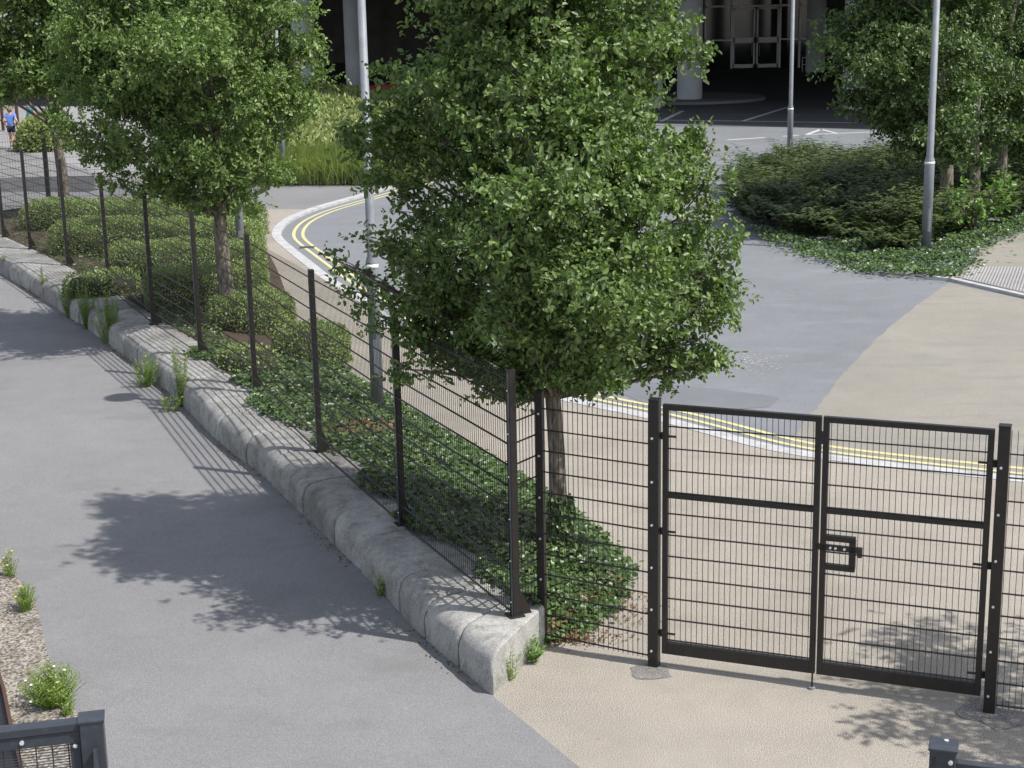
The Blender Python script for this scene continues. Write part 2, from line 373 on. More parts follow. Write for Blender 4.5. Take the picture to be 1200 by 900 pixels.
# buff surfacing across the carriageway
bp = [gp(1112, 332, RZ), gp(1085, 350, RZ), gp(1040, 385, RZ), gp(1005, 420, RZ), gp(985, 440, RZ), gp(965, 470, RZ), gp(938, 500, RZ)]
kk = [p for p in offset(K, .34)]
i0 = min(range(len(kk)), key=lambda i: np.linalg.norm(kk[i][:2]-gp(925, 515)[:2]))
bp = smooth_poly(bp, 3); bp = [p+V(random.gauss(0, .012), random.gauss(0, .02), 0) for p in bp]
poly = bp+[kk[i] for i in range(i0, -1, -1)]+[gp(1700, 560, RZ), gp(1700, 450, RZ), gp(1400, 390, RZ), gp(1200, 351, RZ)]
sheet('buff_carriageway', poly, RZ+.003, M_resin2)
sheet('road_repair_patch', [gp(*p, RZ) for p in ((705, 452), (745, 446), (850, 457), (914, 466), (902, 477), (830, 482), (760, 475))], RZ+.0045, ground_mat('patched asphalt', (.165, .172, .185), .08, 90, .3, .4))
mb = MB()
for i in range(420):
    c0 = gp(random.gauss(872, 24), random.gauss(424, 5.5), RZ); r_ = random.uniform(.006, .028); mb.add([c0+V(math.cos(k_*1.26)*r_*random.uniform(.5, 1.6), math.sin(k_*1.26)*r_*random.uniform(.4, .9), .0046) for k_ in range(5)], [(0, 1, 2, 3, 4)])
o = mb.build('worn_white_scuffs', M_kerb); o['kind'] = 'structure'
# far island (planting) and its footpath with ribbed tactile paving
isl = [gp(*p, RZ) for p in [(855, 222), (862, 252), (880, 270), (905, 285), (935, 297), (960, 305), (1010, 320), (1050, 324), (1085, 325), (1112, 328), (1136, 311), (1150, 292), (1175, 281), (1200, 270), (1330, 230), (1300, 188), (1100, 192), (1000, 196), (930, 200), (880, 206)]]
slab('planting_bed', isl, RZ-.04, -.075, M_soil)
isp = [gp(1112, 326), gp(1200, 346), gp(1400, 388), gp(1500, 300), gp(1400, 230), gp(1330, 230), gp(1200, 270), gp(1175, 281), gp(1150, 292), gp(1136, 311)]
slab('island_footway', isp, RZ-.04, 0, M_resin2)
KI = [gp(1085, 324), gp(1112, 326), gp(1200, 346), gp(1400, 388)]
mb = MB(); ribbon(mb, list(reversed(KI)), -.02, .13, RZ-.05, .006); o = mb.build('island_kerb', M_kerb); o['kind'] = 'structure'
T_ = gp(1128, 327); tq = [gp(1128, 327), gp(1200, 344), gp(1300, 366), gp(1300, 314), gp(1136, 314)]
slab('tactile_paving', tq, 0, .012, M_far)
mb = MB(); a, b, c_, d = gp(1128, 327, 0), gp(1300, 366, 0), gp(1300, 314, 0), gp(1136, 314, 0)
for i in range(44):
    u = (i+.5)/44; mb.beam(a*(1-u)+b*u+V(0, 0, .018), d*(1-u)+c_*u+V(0, 0, .018), .035, .014, side=V(1, 0, 0))
o = mb.build('tactile_ribs', M_conc); o['kind'] = 'structure'
# gully grate by the corner of the double yellow lines
t = thing('gully_grate', 'small dark drain grate in the road at the corner of the double yellow lines', 'drain', gp(360, 290, RZ))
mb = MB(); p = gp(360, 290, RZ)
for i in range(5): mb.box((p[0]-.16, p[1]-.16+i*.065, RZ+.007), (p[0]+.16, p[1]-.13+i*.065, RZ+.014))
mb.box((p[0]-.19, p[1]-.18, RZ+.007), (p[0]-.16, p[1]+.16, RZ+.015)); mb.box((p[0]+.16, p[1]-.18, RZ+.007), (p[0]+.19, p[1]+.16, RZ+.015))
mb.build('grate', M_dwall, t)
# road markings far off
def line_px(pts, wd, z=RZ+.005, dash=None):
    P = [gp(*p, z) for p in pts]; mb = MB()
    for a, b in zip(P[:-1], P[1:]):
        L = np.linalg.norm(b-a); d = (b-a)/L; s_ = V(-d[1], d[0], 0)*wd/2; segs = [(0, L)] if not dash else [(q, min(L, q+dash[0])) for q in np.arange(0, L, dash[0]+dash[1])]
        for q0, q1 in segs: mb.add([a+d*q0-s_, a+d*q1-s_, a+d*q1+s_, a+d*q0+s_], [(0, 1, 2, 3)])
    return mb
mb = MB()
for l_ in (line_px([(852, 164), (936, 158.5)], .22, dash=(2.0, .9)), line_px([(944, 157.8), (1100, 151.5)], .2), line_px([(946, 157.4), (962, 151.5)], .2), line_px([(962, 151.5), (980, 156)], .16),
           line_px([(770, 140.5), (1010, 144)], .22), line_px([(870, 142), (925, 125)], .25), line_px([(775, 142), (800, 130)], .25), line_px([(690, 133), (1080, 136)], .06),
           line_px([(460, 221), (478, 213)], .12)):
    mb.add(l_.v, l_.f)
o = mb.build('white_road_marking', M_white); o['kind'] = 'structure'
# drain line under the building edge
mb = line_px([(700, 146.5), (1040, 149.3)], .35, RZ+.004); o = mb.build('drain_channel', M_dwall); o['kind'] = 'structure'
# aggregate strip and dark slot on the left
st = [gp(-60, 640), gp(0, 655), gp(22, 680), gp(40, 705), gp(47, 725), gp(55, 765), gp(70, 800), gp(90, 835), gp(120, 900), gp(170, 1010), gp(-200, 1010), gp(-200, 700)]
sheet('aggregate_strip', st, .007, M_strip)
t = thing('steel_edging', 'rusty brown steel edging beside the dark slot at the left border', 'edging', gp(4, 830))
mb = MB(); E_ = [gp(-14, 770), gp(-3, 790), gp(5, 815), gp(14, 860), gp(40, 960)]
for a, b in zip(E_[:-1], E_[1:]): mb.beam(a+V(0, 0, .03), b+V(0, 0, .03), .03, .09, side=V(1, 0, 0))
M_rust = mat('rusty steel', (.075, .04, .028), .9); N(M_rust)
mb.build('edge_strip', M_rust, t)
mb = MB(); mb.add([p+V(-.0, 0, .012) for p in E_]+[gp(-200, 960, .012), gp(-200, 770, .012)], [tuple(range(7))]); mb.build('slot_shade_sheet', M_black, t)  # flat black sheet paints the darkness of the open drop behind the edging

# ================================================================== BUILDING
u_ = norm(V(-.84, .54, 0)); n_ = V(.54, .84, 0)/math.hypot(.54, .84)
def fac(s_, dpt, z=0):                       # facade coordinates: s along, dpt behind the shade line
    p = V(7.2, 77.8, 0)+u_*s_+n_*dpt; p[2] = z; return p
B = thing('concourse_building', 'big dark undercroft of a building carried on round pale columns beyond the road', 'building', fac(0, 10, RZ))
mb = MB()
def fbox(mb, s0, s1, d0, d1, z0, z1):
    P = [fac(s0, d0, z0), fac(s1, d0, z0), fac(s1, d1, z0), fac(s0, d1, z0), fac(s0, d0, z1), fac(s1, d0, z1), fac(s1, d1, z1), fac(s0, d1, z1)]
    mb.add(P, [(0,1,2,3),(7,6,5,4),(4,5,1,0),(5,6,2,1),(6,7,3,2),(7,4,0,3)])
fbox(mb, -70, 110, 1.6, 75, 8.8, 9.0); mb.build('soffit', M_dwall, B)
mb = MB(); fbox(mb, -70, 110, 1.6, 75, 9.01, 16); mb.build('facade', M_colc, B)
mb = MB()
for i in range(40): fbox(mb, -66+i*4.4, -66+i*4.4+3.2, 1.52, 1.58, 10.6, 13.4)
mb.build('window_band', M_glass, B)
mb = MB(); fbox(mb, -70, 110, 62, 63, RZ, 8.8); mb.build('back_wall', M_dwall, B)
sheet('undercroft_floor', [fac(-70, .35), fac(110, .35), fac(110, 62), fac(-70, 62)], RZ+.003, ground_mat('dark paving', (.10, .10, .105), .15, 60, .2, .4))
colb = [(808, 119), (761, 126), (359, 118), (419, 110), (72, 112), (1003, 128), (955, 84), (1075, 116), (560, 112), (620, 104), (-30, 100), (1180, 116), (-90, 112), (240, 106), (170, 98)]
for i, (a, b) in enumerate(colb):
    p = gp(a, b, RZ+.02); mb = MB(); r_ = .73 if a != 955 else .75
    mb.lathe(p, [(r_*1.0, 0), (r_, .12), (r_, 8.82)], 36); cc = mb.build('column', M_colc, B, True)
    if i == 0:
        mb = MB(); mb.lathe(gp(806, 117, RZ), [(4.6, 0), (4.6, .15), (4.45, .18)], 40); mb.build('plinth', M_far, B)
    if i == 1:
        q = p+V(-.18, -.76, 2.25); mb = MB(); mb.box(q+V(-.26, -.02, -.24), q+V(.26, .02, .24)); sgn = mb.build('notice', mat('blue plate', (.02, .035, .12), .5), cc)
        mb = MB(); mb.box(q+V(-.18, -.03, -.17), q+V(.20, -.015, .15)); mb.build('notice_panel', mat('white plate', (.7, .72, .75), .4), cc)
# glazed entrance doors on the back wall
D0 = gp(885, 80, RZ); Yd = D0[1]
ax = V(1, 0, 0)
def ent(mb, x0, x1, z0, z1, y0=-.1, y1=.1):
    mb.box((D0[0]+x0, Yd+y0, RZ+z0), (D0[0]+x1, Yd+y1, RZ+z1))
Dr = thing('glazed_entrance', 'tall pale framed glass double doors with side lights in the dark undercroft', 'glass doors', D0)
mb = MB(); ent(mb, -2.0, 2.0, 0, 6, .12, .16); ent(mb, -4.2, -2.0, 0, 6, .12, .16); ent(mb, 2.0, 5.5, 0, 6, .12, .16); mb.build('glazing', M_glass, Dr)
mb = MB()
for x0 in (-4.3, -2.1, 1.95, 3.6, 5.4): ent(mb, x0, x0+.16, 0, 6.2)
ent(mb, -4.3, 5.5, 5.05, 5.2); ent(mb, -4.3, -2.1, 2.3, 2.42); ent(mb, 2.1, 5.5, 2.3, 2.42); mb.build('frame', M_alu, Dr)
for s_ in (0, 1):
    x0, x1 = (-1.92, -.06) if s_ == 0 else (.06, 1.93)
    mb = MB(); 
    for a, b, c_, d in ((x0, x0+.14, .05, 5.0), (x1-.14, x1, .05, 5.0), (x0, x1, .05, .35), (x0, x1, 4.85, 5.0), (x0, x1, 2.1, 2.55)): ent(mb, a, b, c_, d, -.04, .06)
    dd = mb.build('door', M_alu, Dr)
    mb = MB(); ent(mb, (x1-.3 if s_ == 0 else x0+.22), (x1-.24 if s_ == 0 else x0+.28), 1.0, 2.0, -.14, -.08); mb.build('handle', M_galv, dd)
# low guard rails in the undercroft
for i, (a, b) in enumerate(((940, 1052), (745, 790))):
    y = 84 if i == 0 else 80
    A_, B_ = gp(a, y, RZ), gp(b, y, RZ); g = thing('guard_rail', ['low metal guard rail by the rear column right of the glass doors', 'low metal guard rail behind the pair of pale columns'][i], 'railing', A_)
    mb = MB(); mb.beam(A_+V(0, 0, 1.1), B_+V(0, 0, 1.1), .06, .06); mb.beam(A_+V(0, 0, .55), B_+V(0, 0, .55), .05, .05); mb.build('rail', M_alu, g)
    for q in range(4):
        P = A_+(B_-A_)*q/3; mb = MB(); mb.beam(P, P+V(0, 0, 1.12), .06, .06); mb.build('post', M_alu, g)
# red parked car seen low under the building, behind the middle tree
cp = gp(468, 117, RZ); car = thing('parked_car', 'small red car parked under the building, half hidden behind foliage', 'car', cp)
mb = MB()
prof = [(-2, .35), (-2, .8), (-1.7, .95), (-1.0, 1.0), (-.4, 1.42), (.9, 1.45), (1.5, 1.0), (2.05, .9), (2.1, .35)]
P = [(cp[0]+x_, cp[1]-.8, RZ+z_) for x_, z_ in prof]+[(cp[0]+x_, cp[1]+.8, RZ+z_) for x_, z_ in prof]; n9 = len(prof)
mb.add(P, [tuple(range(n9)), tuple(reversed(range(n9, 2*n9)))]+[(i, n9+i, n9+(i+1) % n9, (i+1) % n9) for i in range(n9)])
mb.build('body', mat('red car paint', (.30, .02, .02), .3), car, bevel=.06)
mb = MB(); mb.box((cp[0]-.75, cp[1]-.82, RZ+1.02), (cp[0]+.25, cp[1]-.79, RZ+1.34)); mb.box((cp[0]+.35, cp[1]-.82, RZ+1.02), (cp[0]+1.15, cp[1]-.79, RZ+1.34)); mb.build('window', M_glass, car)
for x_ in (-1.25, 1.35):
    for y_ in (-.82, .62):
        mb = MB(); mb.tube([V(cp[0]+x_, cp[1]+y_, RZ+.32), V(cp[0]+x_, cp[1]+y_+.2, RZ+.32)], .32, 16); mb.build('wheel', M_black, car, True)

# ================================================================== RAISED WALK far left
lw = [gp(-200, 236), gp(-60, 227), gp(0, 224), (gp(112, 222))]
lw = [gp(-120, 232), gp(-40, 227), gp(30, 223.5), gp(112, 222)]
top_ = [p+V(0, 0, 0) for p in lw]+[V(-9, 62, 0), V(-13, 92, 0), V(-60, 92, 0)]
slab('raised_walk', top_, 0, .45, ground_mat('walk paving', (.27, .265, .265), .12, 60, .2, .3))
t = thing('retaining_wall', 'low dark concrete retaining wall beyond the far end of the mesh fence', 'wall', lw[1])
for i in range(len(lw)-1):
    mb = MB(); s_ = V(0, -.12, 0); mb.prism([lw[i]+s_, lw[i+1]+s_, lw[i+1]-V(0, .004, 0), lw[i]-V(0, .004, 0)], -.05, .47); mb.build('wall_section', M_far, t)

# ================================================================== PLANTER WALL (granite kerb stones)
A0 = gp(577, 817); A1 = gp(632, 762)
seg = [0]
for a, b in zip(W[:-1], W[1:]): seg.append(seg[-1]+np.linalg.norm(b-a))
TOT = seg[-1]
def spine(s_):
    s_ = max(0, min(TOT-1e-4, s_)); i = max(j for j in range(len(seg)-1) if seg[j] <= s_); u = (s_-seg[i])/(seg[i+1]-seg[i])
    p = W[i]*(1-u)+W[i+1]*u; e = .6; a = max(0, s_-e); b = min(TOT, s_+e)
    def q(z_):
        j = max(j for j in range(len(seg)-1) if seg[j] <= min(z_, TOT-1e-4)); v_ = (z_-seg[j])/(seg[j+1]-seg[j]); return W[j]*(1-v_)+W[j+1]*v_
    t_ = q(b)-q(a); t_ = t_/np.linalg.norm(t_); return p, t_, V(t_[1], -t_[0], 0)
p0, t0, n0 = spine(0); sB = (A1-A0)@n0; sh = ((A1-A0)@t0)/sB        # skew of the end face
WID = .95
prof = [(0, -.05), (-.004, .12), (0, .2), (.009, .26), (.03, .312), (.064, .35), (.108, .377), (.165, .394), (.24, .402), (.42, .405), (.65, .402), (WID-.02, .40), (WID, .38), (WID, -.05)]
PW = thing('planter_wall', 'low rounded granite wall of big worn blocks edging the asphalt path', 'wall', A0)
jt = [0, .72, 1.5, 2.25, 3.5, 4.45]
while jt[-1] < TOT-1.5: jt.append(jt[-1]+random.uniform(.8, 1.45))
for bi, (s0, s1) in enumerate(zip(jt[:-1], jt[1:])):
    mb = MB(); g = .006; dz = random.uniform(-.008, .008); dn = random.uniform(-.018, .018); ks = 14; rows = []
    L = s1-s0
    for i in range(ks+1):
        u = .5-.5*math.cos(math.pi*i/ks); s_ = s0+g+(L-2*g)*u; p, t_, nn = spine(s_); row = []
        rin = .014*(max(0, 1-u*L/.03)+max(0, 1-(1-u)*L/.03))       # softened arris at the joint
        for j, (o_, z_) in enumerate(prof):
            k_ = sh*max(0, 1-s_/1.6)
            jit = .006*math.sin(s_*9+j*2.1)+.005*math.sin(s_*23+j)
            oo = o_+dn*(1 if o_ < .5 else 0)+(rin if o_ < .08 else 0)+jit*(1 if 0 < z_ < .4 else 0); zz = z_+(dz if z_ > .05 else 0)-(rin if z_ > .2 else 0)+jit*.6*(1 if z_ > .1 else 0)
            row.append(p+nn*oo+t_*k_*oo+V(0, 0, zz))
        rows.append(row)
    m_ = len(prof); vv = [q for r_ in rows for q in r_]; ff = []
    for i in range(ks):
        for j in range(m_-1): ff.append((i*m_+j, i*m_+j+1, (i+1)*m_+j+1, (i+1)*m_+j))
    nb_ = len(vv); vv += [np.array(q) for q in rows[0]]+[np.array(q) for q in rows[-1]]; ff += [tuple(nb_+j for j in reversed(range(m_))), tuple(nb_+m_+j for j in range(m_))]
    mb.add(vv, ff); mb.build('kerb_stone', M_granite, PW, True, bevel=0)

# ================================================================== FENCES
def mesh_panel(a, b, z0, z1, parent, dv=.05, dh=.2, rv=.0048, rh=.0078, side=None, name='mesh_panel', twin=True, m=None):
    """vertical wires every dv, horizontal twin wires every dh, between plan points a and b"""
    a = V(a[0], a[1], 0); b = V(b[0], b[1], 0); L = np.linalg.norm(b-a); d = (b-a)/L; s_ = V(-d[1], d[0], 0); mb = MB()
    nv = int(L/dv); off = (L-nv*dv)/2
    for i in range(nv+1):
        p = a+d*(off+i*dv); mb.beam(p+V(0, 0, z0-.0), p+V(0, 0, z1), rv, rv, side=s_)
    z = z0+.03; 
    while z < z1-.02:
        for q in ((-1, 1) if twin else (1,)): mb.beam(a+V(0, 0, z)+s_*q*(rv/2+rh/2), b+V(0, 0, z)+s_*q*(rv/2+rh/2), rh, rh, side=s_)
        z += dh
    return mb.build(name, m or M_black, parent)
fposts = [(600, 722, 434), (468, 615, 375), (372, 530, 313), (297, 460, 273), (233, 417, 244), (178, 380, 224), (126, 338, 203), (78, 311, 184), (34, 292, 168), (3, 278, 160), (-25, 266, 152)]
FP = [gp(a, b, .4) for a, b, c_ in fposts]
fence = thing('mesh_fence', 'long black wire mesh fence standing on the granite planter wall', 'fence', FP[0])
HT = 2.34
for i, p in enumerate(FP):
    q = FP[min(i+1, len(FP)-1)]-FP[max(i-1, 0)]; d = q/np.linalg.norm(q); s_ = V(-d[1], d[0], 0)
    if i == 0: q = FP[1]-FP[0]; d = q/np.linalg.norm(q); s_ = V(-d[1], d[0], 0)
    if s_[0] > 0: s_ = -s_                  # towards the path
    mb = MB(); pc = p-s_*.03
    mb.beam(pc+V(0, 0, 0), pc+V(0, 0, HT), .065, .08, side=s_)
    mb.prism([tuple((pc+d*x_*.075+s_*y_*.075)[:2]) for x_, y_ in ((-1, -1), (-1, 1), (1, 1), (1, -1))][::-1], .395, .415)
    # gusset fin at the foot
    g0 = pc-s_*.033; mb.add([g0+d*.005, g0-s_*.14+d*.005, g0+V(0, 0, .3)+d*.005, g0-d*.005, g0-s_*.14-d*.005, g0+V(0, 0, .3)-d*.005], [(0, 1, 2), (5, 4, 3), (0, 3, 4, 1), (1, 4, 5, 2), (2, 5, 3, 0)])
    po = mb.build('post', M_black, fence, bevel=.004)
    mb = MB(); e = p+s_*.012; mb.beam(e+V(0, 0, .02)-d*.03, e+V(0, 0, HT-.02)-d*.03, .006, .03, side=s_); mb.build('clamp_bar', M_skycoat, po)
    if i < 3:
        for z in np.arange(.15, 2.3, .4): mb = MB(); mb.tube([e+V(0, 0, z)-d*.03, e+V(0, 0, z)-d*.03+s_*.012], .008, 8); mb.build('bolt', M_bolt, po)
    if i < len(FP)-1:
        qd = FP[i+1]-FP[i]; qd = qd/np.linalg.norm(qd); sp = s_*.006
        mesh_panel(p+qd*.0+sp, FP[i+1]+sp, .42, .4+HT-.02, fence, rv=(.0042, .0038, .003, .0025)[min(i, 3)])
# return section between wall end and gate
GL = gp(766.5, 780); GR = gp(1159, 834.); gd = (GR-GL)/np.linalg.norm(GR-GL); gs = V(gd[1], -gd[0], 0)   # gs points to the camera
if gs[1] > 0: gs = -gs
R1 = gp(636.5, 753)
ret = thing('mesh_fence', 'short mesh fence section between the granite wall end and the gate', 'fence', R1)
rd = (GL-R1)/np.linalg.norm(GL-R1)
def boxpost(name, c_, w_, h_, parent, m=M_black, cap=True, z0=0):
    mb = MB(); mb.beam(c_+V(0, 0, z0-.02), c_+V(0, 0, h_), w_, w_, side=gs); o = mb.build(name, m, parent, bevel=.006)
    if cap:
        mb = MB(); mb.beam(c_+V(0, 0, h_+.001), c_+V(0, 0, h_+.012), w_+.006, w_+.006, side=gs); mb.build('post_cap', m, o, bevel=.004)
    return o
def bolts(c_, w_, h_, parent, zs, n=gs):
    for z in zs:
        mb = MB(); q = c_+n*(w_/2+.001)+V(0, 0, z); mb.tube([q, q+n*.008], .011, 10); mb.tube([q+n*.008, q+n*.011], .006, 8); mb.build('bolt', M_bolt, parent)
p_ = boxpost('post', R1, .07, 2.45, ret); bolts(R1, .07, 2.4, p_, np.arange(.25, 2.4, .4))
mesh_panel(R1+rd*.035+gs*.02, GL-rd*.045+gs*.02, .07, 2.46, ret)
mesh_panel(FP[0]+V(.03, -.02, 0), R1-rd*.03+gs*.02, .42, 2.46, ret)
# gate
gate = thing('double_gate', 'black steel double gate with mesh infill and a lock box, closed', 'gate', (GL+GR)/2)
PWD = .094
for i, c_ in enumerate((GL, GR)):
    po = boxpost('gate_post', c_, PWD, 2.5, gate); bolts(c_-gd*.012, PWD, 2.5, po, np.arange(.16, 2.5, .4))
Lg = np.linalg.norm(GR-GL); x0, x1 = PWD/2+.03, Lg/2-.008
def leaf(flip):
    a_, s = (GL, 1) if not flip else (GR, -1)
    def P(x_, z_, y_=0): return a_+gd*s*x_+V(0, 0, z_)+gs*y_
    z0, z1 = .14, 2.47; th = .05; mb = MB()
    mb.beam(P(x0+th/2, z0), P(x0+th/2, z1), th, th, side=gs); mb.beam(P(x1-th/2, z0), P(x1-th/2, z1), th, th, side=gs)
    mb.beam(P(x0+th, z1-th/2), P(x1-th, z1-th/2), th, th, side=gs); mb.beam(P(x0+th, z0+.055), P(x1-th, z0+.055), th, .11, side=gs)
    mb.beam(P(x0+th, 1.64), P(x1-th, 1.64), .04, .045, side=gs)
    lf = mb.build('gate_leaf', M_black, gate, bevel=.003)
    mesh_panel(P(x0+th, 0, -.0), P(x1-th, 0, -.0), z0+.1, z1-.03, lf, name='mesh_infill')
    for z_ in (.33, 1.3, 2.18):
        mb = MB(); mb.tube([P(x0-.045, z_, .0), P(x0+.12, z_, .0)], .011, 8); mb.tube([P(x0-.012, z_-.03, .0), P(x0-.012, z_+.03, .0)], .016, 10); mb.build('hinge', M_black, lf)
    if flip:
        q = x1-th                             # lock box: square frame with the bolt bar through it
        mb = MB(); zc = 1.27
        mb.beam(P(q, zc+.13), P(q-.25, zc+.13), .05, .05, side=gs); mb.beam(P(q, zc-.13), P(q-.25, zc-.13), .05, .05, side=gs); mb.beam(P(q-.225, zc-.13), P(q-.225, zc+.13), .05, .055, side=gs)
        lb = mb.build('lock_box', M_black, lf, bevel=.003)
        mb = MB(); mb.beam(P(q+.09, zc+.045, .01), P(q-.30, zc+.045, .01), .03, .05, side=gs); mb.beam(P(q-.27, zc+.03, .02), P(q-.31, zc+.03, .02), .05, .08, side=gs); mb.build('bolt_bar', M_black, lf)
        for dx in (.04, .085, .16): mb = MB(); mb.tube([P(q-dx, zc+.047, .026), P(q-dx, zc+.047, .034)], .011, 10); mb.build('bolt', M_bolt, lf)
    else:
        mb = MB(); mb.beam(P(x1-.01, 2.28, .0), P(x1+.03, 2.28, .0), .06, .10, side=gs); mb.build('gate_stop', M_black, lf)
        mb = MB(); mb.tube([P(x1-.015, .02, .033), P(x1-.015, .55, .033)], .008, 8); mb.build('drop_bolt', M_black, lf)
        mb = MB(); mb.tube([P(x1-.015, 0, .033), P(x1-.015, .02, .033)], .03, 12); mb.build('bolt_socket', M_galv, lf)
leaf(False); leaf(True)
RP = GR+gd*2.6
ret2 = thing('mesh_fence', 'black mesh fence section running off the picture right of the gate', 'fence', RP)
boxpost('post', RP, .07, 2.45, ret2); mesh_panel(GR+gd*.05, RP-gd*.04, .04, 2.47, ret2)
mb = MB()
for i in range(60):
    pass
# grey mortar patch at the left gate post foot and the far right one
for nm, a, b, r_ in (('mortar_patch', 762, 788, .2), ('mortar_patch', 1168, 836, .3)):
    c_ = gp(a, b); mb = MB(); mb.add([c_+V(math.cos(k_*.45+.3)*r_*(.75+.5*random.random()), math.sin(k_*.45+.3)*r_*1.0*(.75+.5*random.random()), .005) for k_ in range(14)], [tuple(range(14))]); o = mb.build(nm, ground_mat('mortar', (.19, .18, .17), .2, 80, .6, 3)); o['kind'] = 'structure'

# back fence, far left
FB = [gp(a, b) for a, b in ((-70, 262), (58, 243), (200, 238), (290, 234), (315, 222))]
fb = thing('mesh_fence', 'far mesh fence behind the clipped hedges at the upper left', 'fence', FB[1])
for i, p in enumerate(FB):
    h_ = 2.35 if i < 3 else 1.1
    mb = MB(); mb.beam(p, p+V(0, 0, h_), .12 if i == 1 else .08, .12 if i == 1 else .08); mb.build('post', M_black, fb)
    if i < len(FB)-1:
        mesh_panel(p, FB[i+1], .08, (2.3 if i < 2 else 1.0), fb, dv=.1, rv=.004, rh=.007)
        mb = MB(); mb.beam(p+V(0, 0, .06), FB[i+1]+V(0, 0, .06), .1, .1); mb.build('base_rail', M_black, fb)

# foreground railings seen from above
zt = 2.55
def near_fence(name, label, p, q, post_w, brace):
    p = np.array(p); q = np.array(q); d = (q-p)/np.linalg.norm(q-p); s_ = V(-d[1], d[0], 0)
    if s_[1] > 0: s_ = -s_
    f = thing(name, label, 'fence', V(p[0], p[1], 0)); b0 = V(p[0], p[1], 0)
    mb = MB(); mb.beam(b0, b0+V(0, 0, zt), post_w, post_w, side=s_); po = mb.build('post', M_skycoat, f, bevel=.006)
    mb = MB(); mb.beam(b0+V(0, 0, zt+.001), b0+V(0, 0, zt+.014), post_w+.012, post_w+.012, side=s_); cp_ = mb.build('post_cap', M_skycoat, po, bevel=.003)
    e = V(q[0], q[1], 0)
    return f, d, s_, b0, e, po
# left one
pL = gp(107, 842, zt); qL = gp(-60, 861, zt)
f, d, s_, b0, e, po = near_fence('mesh_railing', 'grey framed mesh railing with a corner post at the lower left corner', pL, qL, .115, True)
mb = MB(); mb.beam(b0+d*.058+V(0, 0, zt-.02), e+V(0, 0, zt-.02), .08, .04, side=s_); mb.beam(b0+d*.058+V(0, 0, zt-.075)+s_*.02, e+V(0, 0, zt-.075)+s_*.02, .02, .06, side=s_)
mb.beam(b0+d*.085+V(0, 0, .08), b0+d*.085+V(0, 0, zt-.04), .05, .05, side=s_); mb.beam(b0+d*.058+V(0, 0, .1), e+V(0, 0, .1), .05, .05, side=s_); fr = mb.build('frame', M_skycoat, f, bevel=.003)
mesh_panel(b0+d*.11, e, .12, zt-.1, f, dv=.0762, dh=.0127*1.15, rv=.006, rh=.0036, twin=False, m=M_skycoat)
mb = MB(); mb.beam(b0+V(.03, -.075, zt-.12), b0+V(.13, -.62, .9), .012, .045, side=V(1, 0, 0)); mb.build('brace', M_skycoat, f)
bolts(b0+d*.085-d*0, .05, 0, fr, [zt-.12, zt-.5], s_)
mb = MB(); q = b0+d*.33+V(0, 0, zt-.07)+s_*.031; mb.tube([q, q+s_*.01], .011, 10); mb.build('bolt', M_bolt, fr)
# right one
pR = gp(1106, 875, zt); qR = gp(1330, 902, zt-.0)
f, d, s_, b0, e, po = near_fence('mesh_railing', 'grey box post with bolted rails at the lower right corner', pR, qR, .12, False)
mb = MB(); mb.beam(b0+d*.06+V(0, 0, zt-.09)+s_*-.02, e+V(0, 0, zt-.09)+s_*-.02, .05, .035, side=s_); mb.beam(b0+d*.06+V(0, 0, zt-.14), e+V(0, 0, zt-.14), .03, .05, side=s_); fr = mb.build('frame', M_skycoat, f, bevel=.003)
mesh_panel(b0+d*.08, e, .12, zt-.15, f, dv=.0762, dh=.0146, rv=.006, rh=.0036, twin=False, m=M_skycoat)
bolts(b0+d*.035, .12, 0, po, [zt-.045], s_)
mb = MB(); q = b0+V(.02, .03, zt+.012); mb.tube([q, q+V(0, 0, .006)], .011, 10); mb.build('bolt', M_bolt, po)
mb = MB(); q = b0-d*.035+s_*.0605+V(0, 0, zt-.05); mb.box(q+V(-.006, -.003, -.02), q+V(.006, .001, .02)); mb.build('slot', M_black, po)

# ================================================================== LAMP COLUMNS AND SIGN
def lamp(base, h_, r_, label, pxscale=1):
    base = np.array(base, float); t = thing('street_lamp', label, 'street lamp', base, 'street lamps')
    mb = MB(); mb.lathe(base, [(r_, -.05), (r_, 2.1), (r_*.98, 2.12), (r_*.72, 2.2), (r_*.62, h_)], 20); mb.build('pole', M_galv, t, True)
    mb = MB(); mb.lathe(base, [(r_+.004, 2.02), (r_+.006, 2.05), (r_+.004, 2.08)], 20); mb.build('collar', M_alu, t, True)
    mb = MB(); mb.beam(base+V(r_*.2, -r_*.93, .45), base+V(r_*.2, -r_*.93, 1.0), .07, .014, side=V(1, 0, 0)); mb.build('access_door', M_galv, t)
    mb = MB(); c_ = base+V(0, 0, h_+.05); P = []
    hd = norm(V(-.95, .2, 0))
    for u in np.linspace(-1, 1, 9):
        rr = math.sqrt(max(0, 1-u*u)); P.append((u, rr))
    vv = []; ff = []; n = 12
    for u, rr in P:
        for k_ in range(n):
            a = 2*math.pi*k_/n; vv.append(c_+hd*(.05+u*.30)+V(-hd[1], hd[0], 0)*math.cos(a)*.28*rr+V(0, 0, math.sin(a)*.06*rr))
    for i in range(8):
        for k_ in range(n): ff.append((i*n+k_, i*n+(k_+1) % n, (i+1)*n+(k_+1) % n, (i+1)*n+k_))
    mb.add(vv, ff); mb.build('lamp_head', M_galv, t, True)
    mb = MB(); mb.lathe(c_+hd*.1+V(0, 0, -.075), [(.11, 0), (.12, .03)], 16); mb.build('lens', mat('lamp lens', (.6, .6, .6), .2), t)
    return t
lamp(gp(442.5, 476, .25), 6.1, .088, 'grey lamp column rising from the ivy left of the big middle tree')
lamp(gp(925, 196, RZ), 8.2, .10, 'slim lamp column on the far road behind the dark fern bed')
